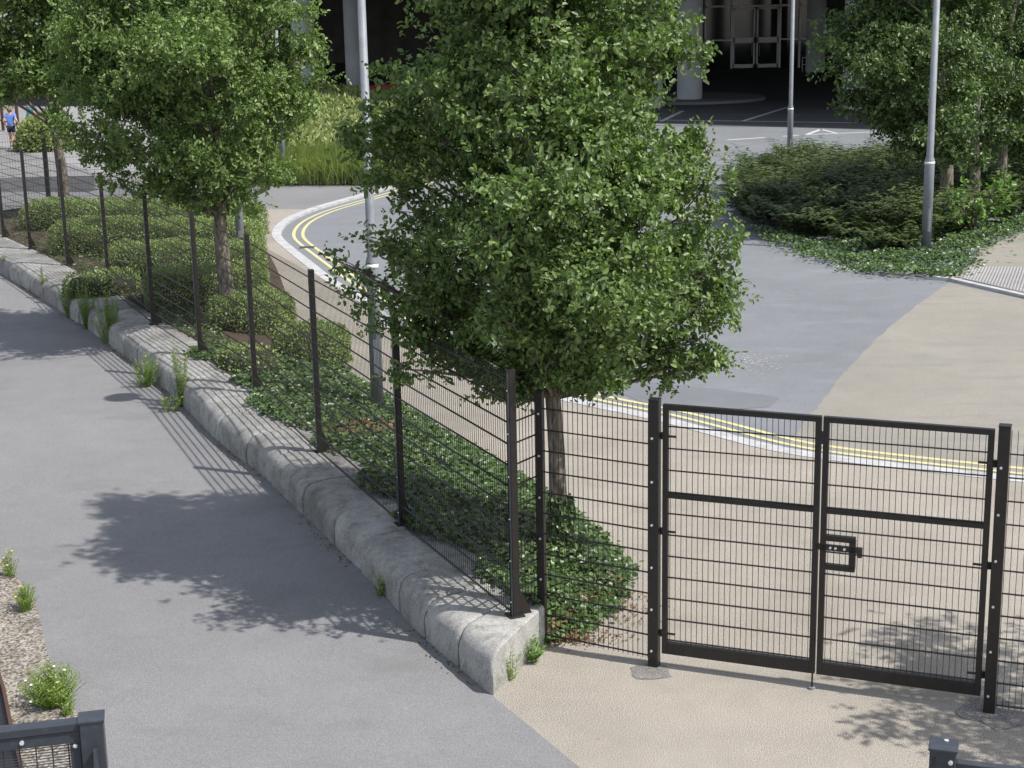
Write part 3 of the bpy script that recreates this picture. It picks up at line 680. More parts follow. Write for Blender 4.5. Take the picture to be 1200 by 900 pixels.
lamp(gp(1085, 293, .0), 7.2, .115, 'lamp column standing in ivy in front of the right-hand trees')
lamp(gp(284, 322, .05), 6.6, .09, 'lamp column just right of the thin left tree trunk behind the hedges')
lamp(gp(333, 214, 0), 8.2, .09, 'far lamp column glimpsed through the left tree crown beside the grass bed')
sp = gp(272, 266, .0); sg = thing('sign_post', 'dark post with a small white notice plate behind the left tree trunk', 'sign', sp)
mb = MB(); mb.beam(sp, sp+V(0, 0, 1.15), .06, .05); mb.build('post', M_black, sg)
mb = MB(); mb.box(sp+V(-.36, -.05, .35), sp+V(-.04, -.03, .95)); mb.build('plate', mat('white notice', (.62, .66, .64), .5), sg)
mb = MB(); mb.box(sp+V(-.24, -.056, .72), sp+V(-.16, -.0505, .86)); mb.build('mark', M_black, sg)

# ================================================================== PLANTING BED
outer_px = [(722, 698), (732, 668), (708, 642), (690, 618), (640, 585), (600, 556), (555, 530), (510, 505), (470, 480), (440, 462), (405, 440), (385, 415), (372, 395), (350, 382), (338, 352), (326, 318), (312, 292), (288, 266), (258, 250), (210, 246), (120, 246), (40, 248), (-60, 262)]
inner = [spine(s_) for s_ in np.linspace(.0, TOT*.985, 60)]
IN = [p+nn*.93+(t_*sh*.93*max(0, 1-s_/1.6)) for (p, t_, nn), s_ in zip(inner, np.linspace(.0, TOT*.985, 60))]
OUT = smooth_poly([gp(*p) for p in outer_px], 1)
def resamp(P, n):
    P = [np.array(p) for p in P]; L = [0]
    for a, b in zip(P[:-1], P[1:]): L.append(L[-1]+np.linalg.norm(b-a))
    out = []
    for s_ in np.linspace(0, L[-1], n):
        j = min(max(k_ for k_ in range(len(L)) if L[k_] <= s_+1e-9), len(P)-2); u = (s_-L[j])/(L[j+1]-L[j]+1e-9); out.append(P[j]*(1-u)+P[j+1]*u)
    return np.array(out)
# pair inner and outer by distance Y so cross sections run roughly square to the wall
IN = resamp(IN, 90); OT = resamp(OUT, 400); keys = []
used = 0
pairs = []
for i, p in enumerate(IN):
    j = int(i/89*399*.5+0)
    d = np.abs((OT-p)@norm(V(*(IN[min(i+1, 89)]-IN[max(i-1, 0)]))))+.15*np.linalg.norm(OT-p, axis=1); d[:used] = 1e9
    j = int(np.argmin(d)); used = max(used, j-2) if j < 380 else used; pairs.append((p, OT[max(j, used)]))
pairs = [(a, b) for a, b in pairs]
PA = np.array([a for a, b in pairs]); PB = np.array([b for a, b in pairs])
def bed(i, v_):                             # i float index along, v 0..1 across
    i = np.clip(i, 0, 88.999); j = np.floor(i).astype(int); u = (i-j)[:, None]; a = PA[j]*(1-u)+PA[j+1]*u; b = PB[j]*(1-u)+PB[j+1]*u
    p = a*(1-v_[:, None])+b*v_[:, None]; p[:, 2] = .37*(1-v_)**.8+.0*v_+.03+.03*np.sin(v_*math.pi); p[:, 2] = np.where(v_ > .98, .01, p[:, 2])*np.clip(i/4, .02, 1); return p
mb = MB(); nu, nv = 90, 9; ii, vv = np.meshgrid(np.arange(nu)*1., np.linspace(0, 1, nv), indexing='ij'); G = bed(ii.ravel(), vv.ravel())
mb.add(list(G), [(i*nv+j, (i+1)*nv+j, (i+1)*nv+j+1, i*nv+j+1) for i in range(nu-1) for j in range(nv-1)]); o = mb.build('soil_bed', M_soil, None, True); o['kind'] = 'structure'

def in_poly(px_, py_, poly):
    x_, y_ = px_, py_; ins = np.zeros(len(x_), bool); n = len(poly)
    for i in range(n):
        x1_, y1_ = poly[i][0], poly[i][1]; x2_, y2_ = poly[(i+1) % n][0], poly[(i+1) % n][1]
        c_ = ((y1_ > y_) != (y2_ > y_)) & (x_ < (x2_-x1_)*(y_-y1_)/(y2_-y1_+1e-12)+x1_); ins ^= c_
    return ins
def lump(x_, y_, f=1.):
    return .5+.25*np.sin(x_*2.3*f+1.3*np.sin(y_*1.9*f))+.25*np.sin(y_*3.1*f+x_*1.1*f+2)
# ivy on the near bed
n = 90000; ai = rng.uniform(0, 88, n); vv = rng.uniform(-.22, 1.04, n)
P = bed(ai, np.clip(vv, -.3, 1.05)); edge = np.where(vv < 0, -vv/.22, 0)
ln = lump(P[:, 0], P[:, 1], 1.4)
keep = (edge < ln*1.15) & ((P[:, 1] < 25.5) | ((rng.random(n) < .3) & (vv > 0) & (vv < .25)))
P = P[keep]; ln = ln[keep]; vv = vv[keep]
hgt = (.05+.15*ln*np.sin(np.clip(vv, .04, .98)*math.pi)**.6)*rng.uniform(.35, 1, len(P)); P[:, 2] = np.where(vv < 0, .405, P[:, 2])+hgt
far_ = rng.random(len(P)) < np.clip(1.3-.03*(P[:, 1]-14), .5, 1); P = P[far_]
ctr = [gp(a, b, .3) for a, b in ((420, 512), (440, 505), (520, 560), (405, 520))]
red = np.zeros(len(P), bool)
for q, rr in ((ctr[0], .5), (ctr[1], .45), (gp(690, 735), .28), (gp(720, 712), .25), (gp(733, 690), .22), (gp(700, 700, .1), .2), (gp(742, 660), .15), (gp(660, 745), .2)):
    red |= (np.hypot(P[:, 0]-q[0], P[:, 1]-q[1]) < rr*rng.uniform(.4, 1.1, len(P)))
red &= rng.random(len(P)) < .7
n = 9000; ep = [gp(*q) for q in ((632, 757), (660, 752), (690, 741), (716, 722), (730, 700), (740, 668), (705, 630), (660, 640), (640, 690))]
X = rng.uniform(.0, 1.6, n); Y = rng.uniform(13.4, 17, n); k_ = in_poly(X+rng.normal(0, .05, n), Y+rng.normal(0, .05, n), ep); X, Y = X[k_], Y[k_]
PE = np.stack([X, Y, .012+(.03+.07*lump(X*1.5, Y*1.5))*rng.uniform(.3, 1, len(X))], 1); rE = (Y < 14.1)&(X > .35)&(rng.random(len(X)) < .5); P = np.concatenate([P, PE[~rE]]); red = np.concatenate([red, np.zeros((~rE).sum(), bool)]); P = np.concatenate([P, PE[rE]]); red = np.concatenate([red, np.ones(rE.sum(), bool)])
def ivy(name, P, m, label, s0=.05):
    n = len(P); az = rng.uniform(0, 2*math.pi, n); D = np.stack([np.cos(az), np.sin(az)-.25, rng.normal(-.1, .25, n)], 1)
    NN = V(0.05, -.25, 1)+rng.normal(size=(n, 3))*.45
    o = leaves(name, P, D, NN, rng.uniform(.6, 1.25, n)*s0, m, None, 'leaf', .9); tag(o, label, 'ground cover', None, 'stuff'); return o
ivy('ivy_ground_cover', P[~red], M_ivy, 'dense green ivy carpet covering the bed behind the mesh fence', .062)
ivy('dry_ivy_leaves', P[red], M_ivyred, 'patches of brown and reddish dry leaves at the ivy edges', .05)
# litter by ivy end
n = 500; q = gp(712, 712); P2 = q+np.stack([rng.normal(0, .28, n), rng.normal(0, .35, n), np.abs(rng.normal(0, .012, n))+.012], 1); q = gp(668, 750); P3 = q+np.stack([rng.normal(0, .22, 350), rng.normal(0, .08, 350), np.abs(rng.normal(0, .012, 350))+.012], 1)
P2 = np.concatenate([P2, P3]); P2 = P2[np.linalg.norm(P2-q, axis=1) < 1.4]
m_ = 1500; sx = rng.uniform(.3, TOT*.9, m_); LL_ = []
for q_ in sx:
    p, t_, nn = spine(q_)
    if .5+.5*math.sin(q_*1.7)+.3*math.sin(q_*5.1) > rng.random()*.9: LL_.append(p-nn*abs(rng.normal(0, .07))+V(0, 0, .008))
P2 = np.concatenate([P2, np.array(LL_)])
ivy('leaf_litter', P2, M_ivyred, 'scattered brown leaf litter beside the ivy and along the granite wall foot', .026)

# hedges
def hedge(pa, pb, wd, h_, label, z0=.2, m=M_box, leaf_=.04, dens=2300):
    a = gp(*pa, z0+h_); b = gp(*pb, z0+h_); a[2] = b[2] = z0; L = np.linalg.norm(b-a); d = (b-a)/L; s_ = V(-d[1], d[0], 0); c_ = (a+b)/2
    if s_[1] < 0: s_ = -s_
    c_ = c_+s_*wd*.35                       # the listed line is the front third of the top
    t = thing('clipped_hedge', label, 'hedge', c_, 'clipped hedges in the planting bed')
    rc = min(.16, h_*.4); mb = MB(); nx, nyy = max(6, int(L/.25)), 14; pr = []
    hw = wd/2
    for k_ in range(nyy+1):                 # rounded section
        a_ = math.pi*k_/nyy; cx_, cz_ = math.cos(a_), math.sin(a_)
        ex = 5.5; rr = (abs(cx_)**ex+abs(cz_)**ex)**(-1/ex); pr.append((cx_*rr*hw, cz_*rr*h_))
    vv_ = []; 
    def wob(x_, y_, z_): return .025*math.sin(x_*3.1+y_*2)+.02*math.sin(y_*5.3+z_*4+x_)+.025*math.sin(x_*9+y_*7)
    ends = []
    for i in range(nx+1):
        u = i/nx; e_ = 1-max(0, abs(u-.5)*2-(1-.5/max(L, 1)*1.2))*.9
        e_ = max(.35, e_)
        for (o_, z_) in pr:
            p = c_+d*(u-.5)*L+s_*o_*e_+V(0, 0, z_*(.6+.4*e_)-.02); w_ = wob(p[0], p[1], p[2]); vv_.append(p+V(0, 0, w_ if z_ > .1 else 0)+s_*w_*.6)
    m__ = nyy+1; ff = [(i*m__+j, (i+1)*m__+j, (i+1)*m__+j+1, i*m__+j+1) for i in range(nx) for j in range(nyy)]+[tuple(range(m__)), tuple(reversed(range(nx*m__, nx*m__+m__)))]
    inner_ = [np.array(q) for q in vv_]
    mb.add([c_*1+(np.array(q)-c_)*V(.93, .93, .86) for q in inner_], ff); mb.build('branches', M_core, t, True)
    A = np.array(inner_); tris = []
    for f_ in ff[:-2]: tris.append((f_[0], f_[1], f_[2])); tris.append((f_[0], f_[2], f_[3]))
    for st_ in (0, nx*m__):                # end caps as fans
        for j in range(1, nyy): tris.append((st_, st_+j, st_+j+1))
    tris = np.array(tris); a_, b_, cc_ = A[tris[:, 0]], A[tris[:, 1]], A[tris[:, 2]]; nr = np.cross(b_-a_, cc_-a_); ar = np.linalg.norm(nr, axis=1)/2; nr = norm(nr)
    cen = A.mean(0); fl = ((a_-cen)*nr).sum(1) < 0; nr[fl] *= -1
    n = int(ar.sum()*dens); idx = rng.choice(len(tris), n, p=ar/ar.sum()); u = rng.random((n, 1)); v_ = rng.random((n, 1)); sw = (u+v_) > 1; u = np.where(sw, 1-u, u); v_ = np.where(sw, 1-v_, v_)
    P = a_[idx]+(b_-a_)[idx]*u+(cc_-a_)[idx]*v_; nn = nr[idx]; bump_ = lump(P[:, 0]*3, P[:, 1]*3+P[:, 2]*4)
    P = P+nn*(rng.uniform(-.05, .035, (n, 1))+.05*bump_[:, None]-.02)
    D = nn*.9+rng.normal(size=(n, 3))*.6+V(0, 0, .35); NN = rng.normal(size=(n, 3))+nn*.8+V(0, 0, .6)
    leaves('foliage', P, D, NN, rng.uniform(.7, 1.4, n)*leaf_, m, t, 'quad', .6)
    return t
hedge((26, 238), (283, 243), 1.8, .85, 'rearmost long clipped hedge row running along the far mesh fence')
hedge((58, 262), (288, 262), 1.8, .9, 'second long clipped hedge row from the back of the bed')
hedge((122, 290), (298, 287), 1.65, .9, 'third long clipped hedge row from the back, left of and behind the tree trunk')
hedge((170, 322), (312, 315), 1.5, .85, 'clipped hedge row shaded by the left tree, around its trunk', .2)
hedge((238, 349), (318, 351), 1.7, .72, 'sunlit square ended hedge block in front of the left tree trunk', .15)
hedge((312, 384), (372, 390), 1.5, .65, 'small rounded hedge block nearest the lamp column', .12)
hedge((250, 404), (298, 418), .75, .42, 'low loose hedge clump spreading onto the granite wall between two posts', .3, M_box, .045, 600)
hedge((72, 320), (118, 326), 1.4, .42, 'pale loose low shrub spilling onto the granite wall at the left', .38, M_box, .05, 500)

# far island: ferns, ivy, sapling
ip = [(p[0], p[1]) for p in isl]
xs = [p[0] for p in ip]; ys = [p[1] for p in ip]
n = 120000; X = rng.uniform(min(xs)-.5, max(xs), n); Y = rng.uniform(min(ys)-.5, max(ys), n); k_ = in_poly(X+rng.normal(0, .22, n), Y+rng.normal(0, .22, n)+.15, ip); X, Y = X[k_], Y[k_]
front = [gp(*p) for p in ((858, 262), (905, 272), (960, 285), (1010, 290), (1060, 300), (1100, 280), (1150, 262), (1250, 240))]
fx = np.array([p[0] for p in front]); fy = np.array([p[1] for p in front]); o_ = np.argsort(fx); isf = Y < np.interp(X, fx[o_], fy[o_])+rng.normal(0, .4, len(X))
Xi, Yi = X[isf], Y[isf]; s_ = rng.random(len(Xi)) < min(1, 26000/len(Xi)); Xi, Yi = Xi[s_], Yi[s_]
P = np.stack([Xi, Yi, -.08+(.08+.30*lump(Xi, Yi))*rng.uniform(.3, 1, len(Xi))], 1)
ivy('ivy_ground_cover', P, M_ivy, 'low ivy carpet along the front edge of the far planted island', .085)
# ivy overhang at the edge
Xf, Yf = X[~isf], Y[~isf]; s_ = rng.permutation(len(Xf))[:1500]; P0 = np.stack([Xf[s_], Yf[s_], np.zeros(len(s_))+.02], 1)
nf, kf = len(P0), 9
az = rng.uniform(0, 2*math.pi, (nf, kf)); ln_ = rng.uniform(.6, 1.1, (nf, kf))*(.55+1.35*lump(P0[:, 0]*.9, P0[:, 1]*.6)[:, None])*rng.uniform(.6, 1.3, (nf, 1)); kq = 11; PP = []; DD = []; SS = []; NN = []
for q in range(kq):
    u = (q+1)/kq; out = np.stack([np.cos(az), np.sin(az), np.zeros_like(az)], -1); r_ = ln_*u*.5
    pos_ = P0[:, None, :]+out*r_[..., None]; pos_[..., 2] += ln_*(1.35*u-.78*u*u)
    for sgn_ in (-1, 1):
        sd_ = np.stack([-np.sin(az), np.cos(az), np.zeros_like(az)], -1)*sgn_; PP.append(pos_.reshape(-1, 3)); DD.append((sd_+out*.45+V(0, 0, -.1)).reshape(-1, 3)); SS.append((np.full(az.shape, .2)*math.sin(math.pi*min(1, u*.85+.15))+.03).reshape(-1)); NN.append((V(0, 0, 1)+out*.4*u).reshape(-1, 3)+rng.normal(size=(nf*kf, 3))*.2)
sel = rng.random(nf*kf*kq*2) < .75
PP, DD, SS, NN = np.concatenate(PP)[sel], np.concatenate(DD)[sel], np.concatenate(SS)[sel], np.concatenate(NN)[sel]
o = leaves('fern_thicket', PP, DD, NN, SS, M_fern, None, 'quad', .35); tag(o, 'dark feathery fern thicket filling the far island bed', 'ferns', None, 'stuff')
c_ = gp(1140, 272); sap = thing('laurel_sapling', 'bright green broad leaved sapling at the foot of the right-hand trunks', 'sapling', c_)
mb = MB(); P = []
for i in range(22):
    e = c_+V(random.uniform(-.9, .9), random.uniform(-.6, .6), random.uniform(.3, 1.3)); mb.tube([c_, (c_+e)/2+V(0, 0, .2), e], [.02, .012, .005], 5, False); P += [e+rng.normal(size=3)*.14 for _ in range(16)]
mb.build('stem', M_bark, sap); P = np.array(P); n = len(P); leaves('leaves', P, rdir(n)+V(0, -.3, 0), V(0, -.3, 1)+rng.normal(size=(n, 3))*.4, rng.uniform(.09, .16, n), M_bright, sap, 'leaf', .7)

# ornamental grasses + meadow planting
gpoly = [gp(*p) for p in ((316, 217), (480, 217), (505, 211), (535, 195), (560, 160), (520, 122), (345, 116), (200, 118), (180, 150), (215, 205))]
slab('grass_bed', gpoly, RZ-.04, .03, M_soil)
n = 90000; xs = [p[0] for p in gpoly]; ys = [p[1] for p in gpoly]; X = rng.uniform(min(xs), max(xs), n); Y = rng.uniform(min(ys), max(ys), n); k_ = in_poly(X, Y, [(a[0], a[1]) for a in gpoly]); X, Y = X[k_], Y[k_]
fr_ = Y < 57.5
Xa, Ya = X[fr_], Y[fr_]; rep = 9; Xa = np.repeat(Xa, rep)+rng.normal(0, .12, len(Xa)*rep); Ya = np.repeat(Ya, rep)+rng.normal(0, .1, len(Ya)*rep); n = len(Xa)
P = np.stack([Xa, Ya, np.full(n, .03)], 1); D = np.stack([rng.normal(0, .35, n), rng.normal(-.2, .35, n), np.ones(n)], 1); o = leaves('ornamental_grass', P, D, np.stack([D[:, 0], D[:, 1]-.5, np.zeros(n)], 1)*-1, rng.uniform(.7, 1.25, n), M_grass, None, 'blade', .035); tag(o, 'row of tall strappy ornamental grass along the far kerb', 'grass', None, 'stuff')
Xb, Yb = X[~fr_], Y[~fr_]; rep = 2; Xb = np.repeat(Xb, rep)+rng.normal(0, .2, len(Xb)*rep); Yb = np.repeat(Yb, rep)+rng.normal(0, .2, len(Yb)*rep); n = len(Xb)
hh = .35+.9*lump(Xb*.5, Yb*.35); P = np.stack([Xb, Yb, hh*rng.uniform(.1, .9, n)], 1); D = rdir(n)+V(0, -.2, .9); o = leaves('meadow_planting', P, D, rdir(n)+V(0, -.3, .6), rng.uniform(.18, .4, n), M_fern if False else M_grass, None, 'quad', .3); tag(o, 'loose green meadow planting between the tall grass and the columns', 'planting', None, 'stuff')

# shrub far left beside the trunk
c_ = gp(52, 176, .45); t = thing('round_shrub', 'rounded olive green shrub beyond the path at the upper left', 'shrub', c_)
n = 5000; d = rdir(n); d[:, 2] = np.abs(d[:, 2]); P = c_+d*V(1.1, 1.0, 1.35)*rng.uniform(.75, 1.05, (n, 1)); leaves('foliage', P, d+rng.normal(size=(n, 3))*.6, d+V(0, 0, .6), rng.uniform(.10, .2, n), M_grass, t, 'quad', .5)
mb = MB(); mb.lathe(c_, [(.5, 0), (.8, .5), (.55, 1.0), (.1, 1.15)], 12); mb.build('branches', M_soil, t)

# ================================================================== WEEDS
def weed(px_, py_, h_, spread, n, label, flowers=0, z=0., fm=None, kind='weed', lean=0., m=None, ll=.05):
    c_ = gp(px_, py_, z); t = thing(kind, label, 'weed', c_, 'weeds growing in the paving joints'); mb = MB(); P = []; D = []; F_ = []
    for i in range(n):
        a = random.uniform(0, 6.283); s_ = spread*random.random()**.6; hh = h_*random.uniform(.55, 1.05)*(1-.35*s_/spread)
        b = c_+V(math.cos(a)*s_*.35, math.sin(a)*s_*.35, 0); e = c_+V(math.cos(a)*s_+lean*hh, math.sin(a)*s_, hh); mid = (b+e)/2+V(0, 0, hh*.1)
        mb.tube([b, mid, e], [.004, .003, .0015], 3, False); k_ = max(6, int(hh/.011))
        for j in range(k_):
            u = (j+.5)/k_; q = b*(1-u)**2+2*mid*u*(1-u)+e*u*u; P.append(q); an = j*2.4+a; D.append(V(math.cos(an), math.sin(an), .55))
        if i < flowers: F_.append(e)
    mb.build('stem', M_weed, t); P = np.array(P); D = np.array(D); nn = len(P)
    leaves('leaves', P, D+rng.normal(size=(nn, 3))*.25, V(0, -.2, 1)+rng.normal(size=(nn, 3))*.3, rng.uniform(.6, 1.2, nn)*ll, m or M_weed, t, 'quad', .22)
    if F_:
        for e in F_: mb = MB(); mb.lathe(e, [(.004, -.004), (.014, .002), (.012, .008), (.003, .011)], 7); mb.build('flower', fm or M_flower, t)
weed(213, 476, 1.2, .19, 20, 'tall thin weed with yellow flowers against the granite wall below the fourth post', 8)
weed(172, 452, .62, .36, 40, 'spreading weed with yellow flowers at the wall foot left of the tall thin weed', 8, lean=.15)
weed(200, 482, .28, .25, 16, 'low pale weed trailing at the foot of the tall yellow flowered weed', 4)
weed(128, 402, 1.05, .3, 56, 'bushy upright green weed in the tree shade against the granite wall')
weed(103, 385, 1.0, .22, 38, 'narrow green weed standing left of the shaded bushy weed')
weed(84, 372, .95, .24, 40, 'green weed tuft over the wall edge near the pale spilling shrub')
weed(52, 350, .7, .11, 14, 'thin yellowish weed on the wall face second from the left border', 2)
weed(7, 322, .6, .1, 12, 'thin yellowish weed on the wall face nearest the left border', 2)
weed(447, 698, .26, .09, 10, 'small green weed tucked at the foot of the granite wall near the tree shadow')
weed(600, 796, .32, .10, 10, 'thin straggly weed at the cut end of the granite wall', 0)
weed(622, 775, .28, .15, 20, 'leafy light green weed at the wall end beside the fence post', 0, m=M_bright, ll=.07)
weed(358, 600, .12, .05, 5, 'tiny weed in the wall foot joint under the fence middle')
weed(12, 676, .34, .13, 14, 'flowering weed with yellow heads at the left border above the gravel', 6)
weed(30, 716, .34, .15, 46, 'yellow green grassy tuft on the gravel strip edge', 3, ll=.04)
weed(62, 826, .40, .30, 120, 'large feathery green weed with pale flowers on the gravel strip', 7, fm=M_daisy, ll=.045)
weed(82, 838, .18, .10, 14, 'small upright weed right behind the corner railing', 0)

# ================================================================== TREES
scB = 113
LB = pl([(560,30,85,0),(650,20,100,.4),(735,45,75,-.3),(480,85,42,.2),(540,110,65,-.5),(640,120,90,-.9),(715,110,58,.5),(640,120,90,1.0),(700,190,80,-.6),(795,195,52,0),(600,210,90,.6),(520,170,50,-.2),(455,150,42,.5),(405,160,24,.6),(835,175,26,.1),
 (830,240,45,-.2),(750,265,80,-.9),(640,270,80,-1.2),(640,280,80,1.2),(520,255,45,.1),(445,300,34,-.2),(560,310,70,-.8),(485,330,48,.2),(700,350,85,-1),(620,370,75,-.6),(790,330,68,.2),(865,290,22,-.2),(850,345,34,-.3),(825,395,34,-.2),(745,405,45,.3),(520,375,42,.1),(425,345,28,.2),(600,415,42,0),(485,140,32,.2),(440,145,30,.4),(508,175,36,.3),(452,212,32,.2),(482,245,34,0),(470,185,30,.3),(780,432,24,.1),(830,425,20,-.1),(700,405,34,.6),(655,452,24,-.3),(615,440,26,-.4),(690,448,20,-.2),(720,420,34,-.3),(545,425,28,-.2),(510,400,32,.1),(640,430,36,-.9),(600,438,28,-.5),(690,428,32,-.7),(560,398,38,.2),(740,428,28,0),(622,458,18,-.3),(468,432,15,-.3),(590,462,14,-.2),(540,360,42,.4),(480,290,38,.3),(500,325,42,-.4),(455,385,24,.1),(790,425,30,.2),(820,300,50,.3),
 (520,425,30,.3),(650,420,34,-.4),(700,430,26,.2),(560,450,20,0),(845,425,18,0),(805,65,20,0),(760,80,36,.3),(395,305,14,0),
 (650,-250,50,.5),(600,-200,55,.6),(690,-180,55,.8),(640,-300,38,.4),(700,-240,40,.2),(590,280,60,-1.7),(680,330,60,-1.8),(640,200,70,-1.7),(740,370,42,-1.5),(600,380,36,-1.4),(600,-60,90,0),(690,-60,80,.3),(640,-130,70,0),(610,-50,80,-.9),(650,-190,42,0),(700,-30,70,1.0)], 15.6, scB)
tree('alder_tree', 'large leafy tree in the middle standing in ivy behind the mesh fence', 'tree', gp(655, 655, .2), .097, 2.0, LB, .065, 12.5, M_leaf, 'street trees in the beds')
LA = pl([(240,40,55,0),(180,60,55,-1),(300,50,42,.5),(125,105,42,0),(200,120,58,1),(270,110,55,-1),(345,105,38,0),(378,92,22,0),(120,165,34,.3),(180,175,50,-.6),(250,170,52,.9),(310,155,38,0),(128,205,22,0),(220,220,32,.3),(275,218,30,-.3),(318,200,20,0),(200,0,60,.8),(295,0,45,-.7),(345,20,28,0),(370,65,18,0),(235,-65,60,0),(170,-60,45,.6),(240,-120,42,0),(160,225,16,0),(100,40,46,0),(110,-5,44,.5),(95,95,40,.6),(80,-40,40,.2),(240,60,60,-1.6),(262,185,38,-1.2),(232,232,24,-.8),(288,236,20,-.9),(302,196,32,-1),(185,212,34,-.5),(95,150,34,-.3),(150,120,50,.8),(262,238,20,.4),(330,120,40,.8),(130,80,50,.6),(350,60,30,.3)], 28, 64)
tree('alder_tree', 'mid-sized light green tree left of centre rising from the clipped hedges', 'tree', gp(267, 352, .75)*V(1, 1, 0)+V(0, 0, .15), .15, 2.3, LA, .078, 8.5, M_leafA, 'street trees in the beds')
LL = pl([(60,40,38,0),(20,45,34,.6),(100,60,32,-.4),(45,85,34,0),(85,100,32,.7),(20,100,24,0),(60,0,42,.5),(110,20,28,0),(60,-50,42,0),(15,-10,38,0),(-30,50,40,0),(-20,100,26,0),(60,-90,30,0),(70,130,14,.2)], 43, 42)
tree('alder_tree', 'tree at the upper left border with a slim grey trunk behind the hedges', 'tree', gp(76, 246, .1), .18, 2.6, LL, .105, 6, M_leafA, 'street trees in the beds')
def C_(lst, Y): return pl(lst, Y, 1850/(Y*.971+1.1))
tree('plane_tree', 'leftmost thick trunked tree of the right-hand group, beside the lamp column', 'tree', gp(1108, 268), .2, 2.0, C_([(1000,30,38,0),(1050,20,45,.8),(1095,50,48,-.6),(1000,85,36,0),(1050,80,45,-1),(1100,110,45,.7),(1005,128,24,0),(1045,135,34,.3),(1090,160,34,-.4),(985,55,22,0),(1070,180,18,0),(1120,150,30,-1),(1060,-40,55,0),(1110,-60,50,.5),(1010,-30,34,0),(1128,190,22,-.6)], 40), .115, 6, M_leafC, 'trees on the far island')
tree('plane_tree', 'second trunk from the left in the right-hand tree group', 'tree', gp(1140, 252), .17, 2.2, C_([(1130,20,45,0),(1150,80,45,-.6),(1130,130,40,.5),(1165,155,34,0),(1140,-40,50,0),(1110,70,40,1)], 43), .12, 4.0, M_leafC, 'trees on the far island')
tree('plane_tree', 'third trunk in the right-hand tree group near the picture border', 'tree', gp(1172, 244), .16, 2.2, C_([(1185,40,50,0),(1200,110,48,-.8),(1190,165,30,.3),(1175,-30,50,0),(1220,60,50,.6),(1160,100,40,1.2)], 45), .12, 4.0, M_leafC, 'trees on the far island')
tree('plane_tree', 'tree at the right border whose trunk is cut off by the picture edge', 'tree', gp(1205, 236), .2, 2.0, C_([(1240,30,60,0),(1260,110,60,-.8),(1220,150,40,.3),(1250,-50,60,0),(1205,185,22,-.4),(1290,60,50,.6)], 46), .12, 3.8, M_leafC, 'trees on the far island')
rt = [(V(6.4, 11.5, 4.4), .75), (V(6.9, 10.4, 4.8), .8), (V(6.0, 10.6, 4.1), .55), (V(7.4, 11.4, 5.3), .8), (V(5.9, 12.0, 3.7), .45), (V(7.9, 10.6, 4.4), .7), (V(6.6, 9.7, 3.9), .55), (V(7.0, 12.4, 4.6), .7)]
tree('alder_tree', 'tree outside the right border, seen only by its dappled shade on the forecourt', 'tree', V(7.6, 11.2, 0), .09, 1.9, rt, .07, 4.0, M_leaf, 'street trees in the beds')

tb = gp(655, 655, .2); ci = thing('climbing_ivy', 'dark ivy climbing the foot of the middle tree trunk', 'ivy', tb)
n = 1300; z = rng.random(n)**1.8*.7; a = rng.uniform(0, 6.283, n); rr = .085+.05*(1-z)*rng.random(n); P = np.stack([tb[0]+np.cos(a)*rr+.03, tb[1]+np.sin(a)*rr, tb[2]+z], 1); nn = np.stack([np.cos(a), np.sin(a), np.zeros(n)+.3], 1)
leaves('leaves', P, nn*.5+rng.normal(size=(n, 3))*.4+V(0, 0, -.6), nn+rng.normal(size=(n, 3))*.3, rng.uniform(.04, .075, n), M_ivy, ci, 'leaf', .9)
mb = MB()
for a in (0, 1.6, 3.1, 4.4): mb.tube([tb+V(math.cos(a+z_)*.11, math.sin(a+z_)*.11, z_) for z_ in (0, .25, .5, .8)], .006, 4)
mb.build('stem', M_bark, ci)
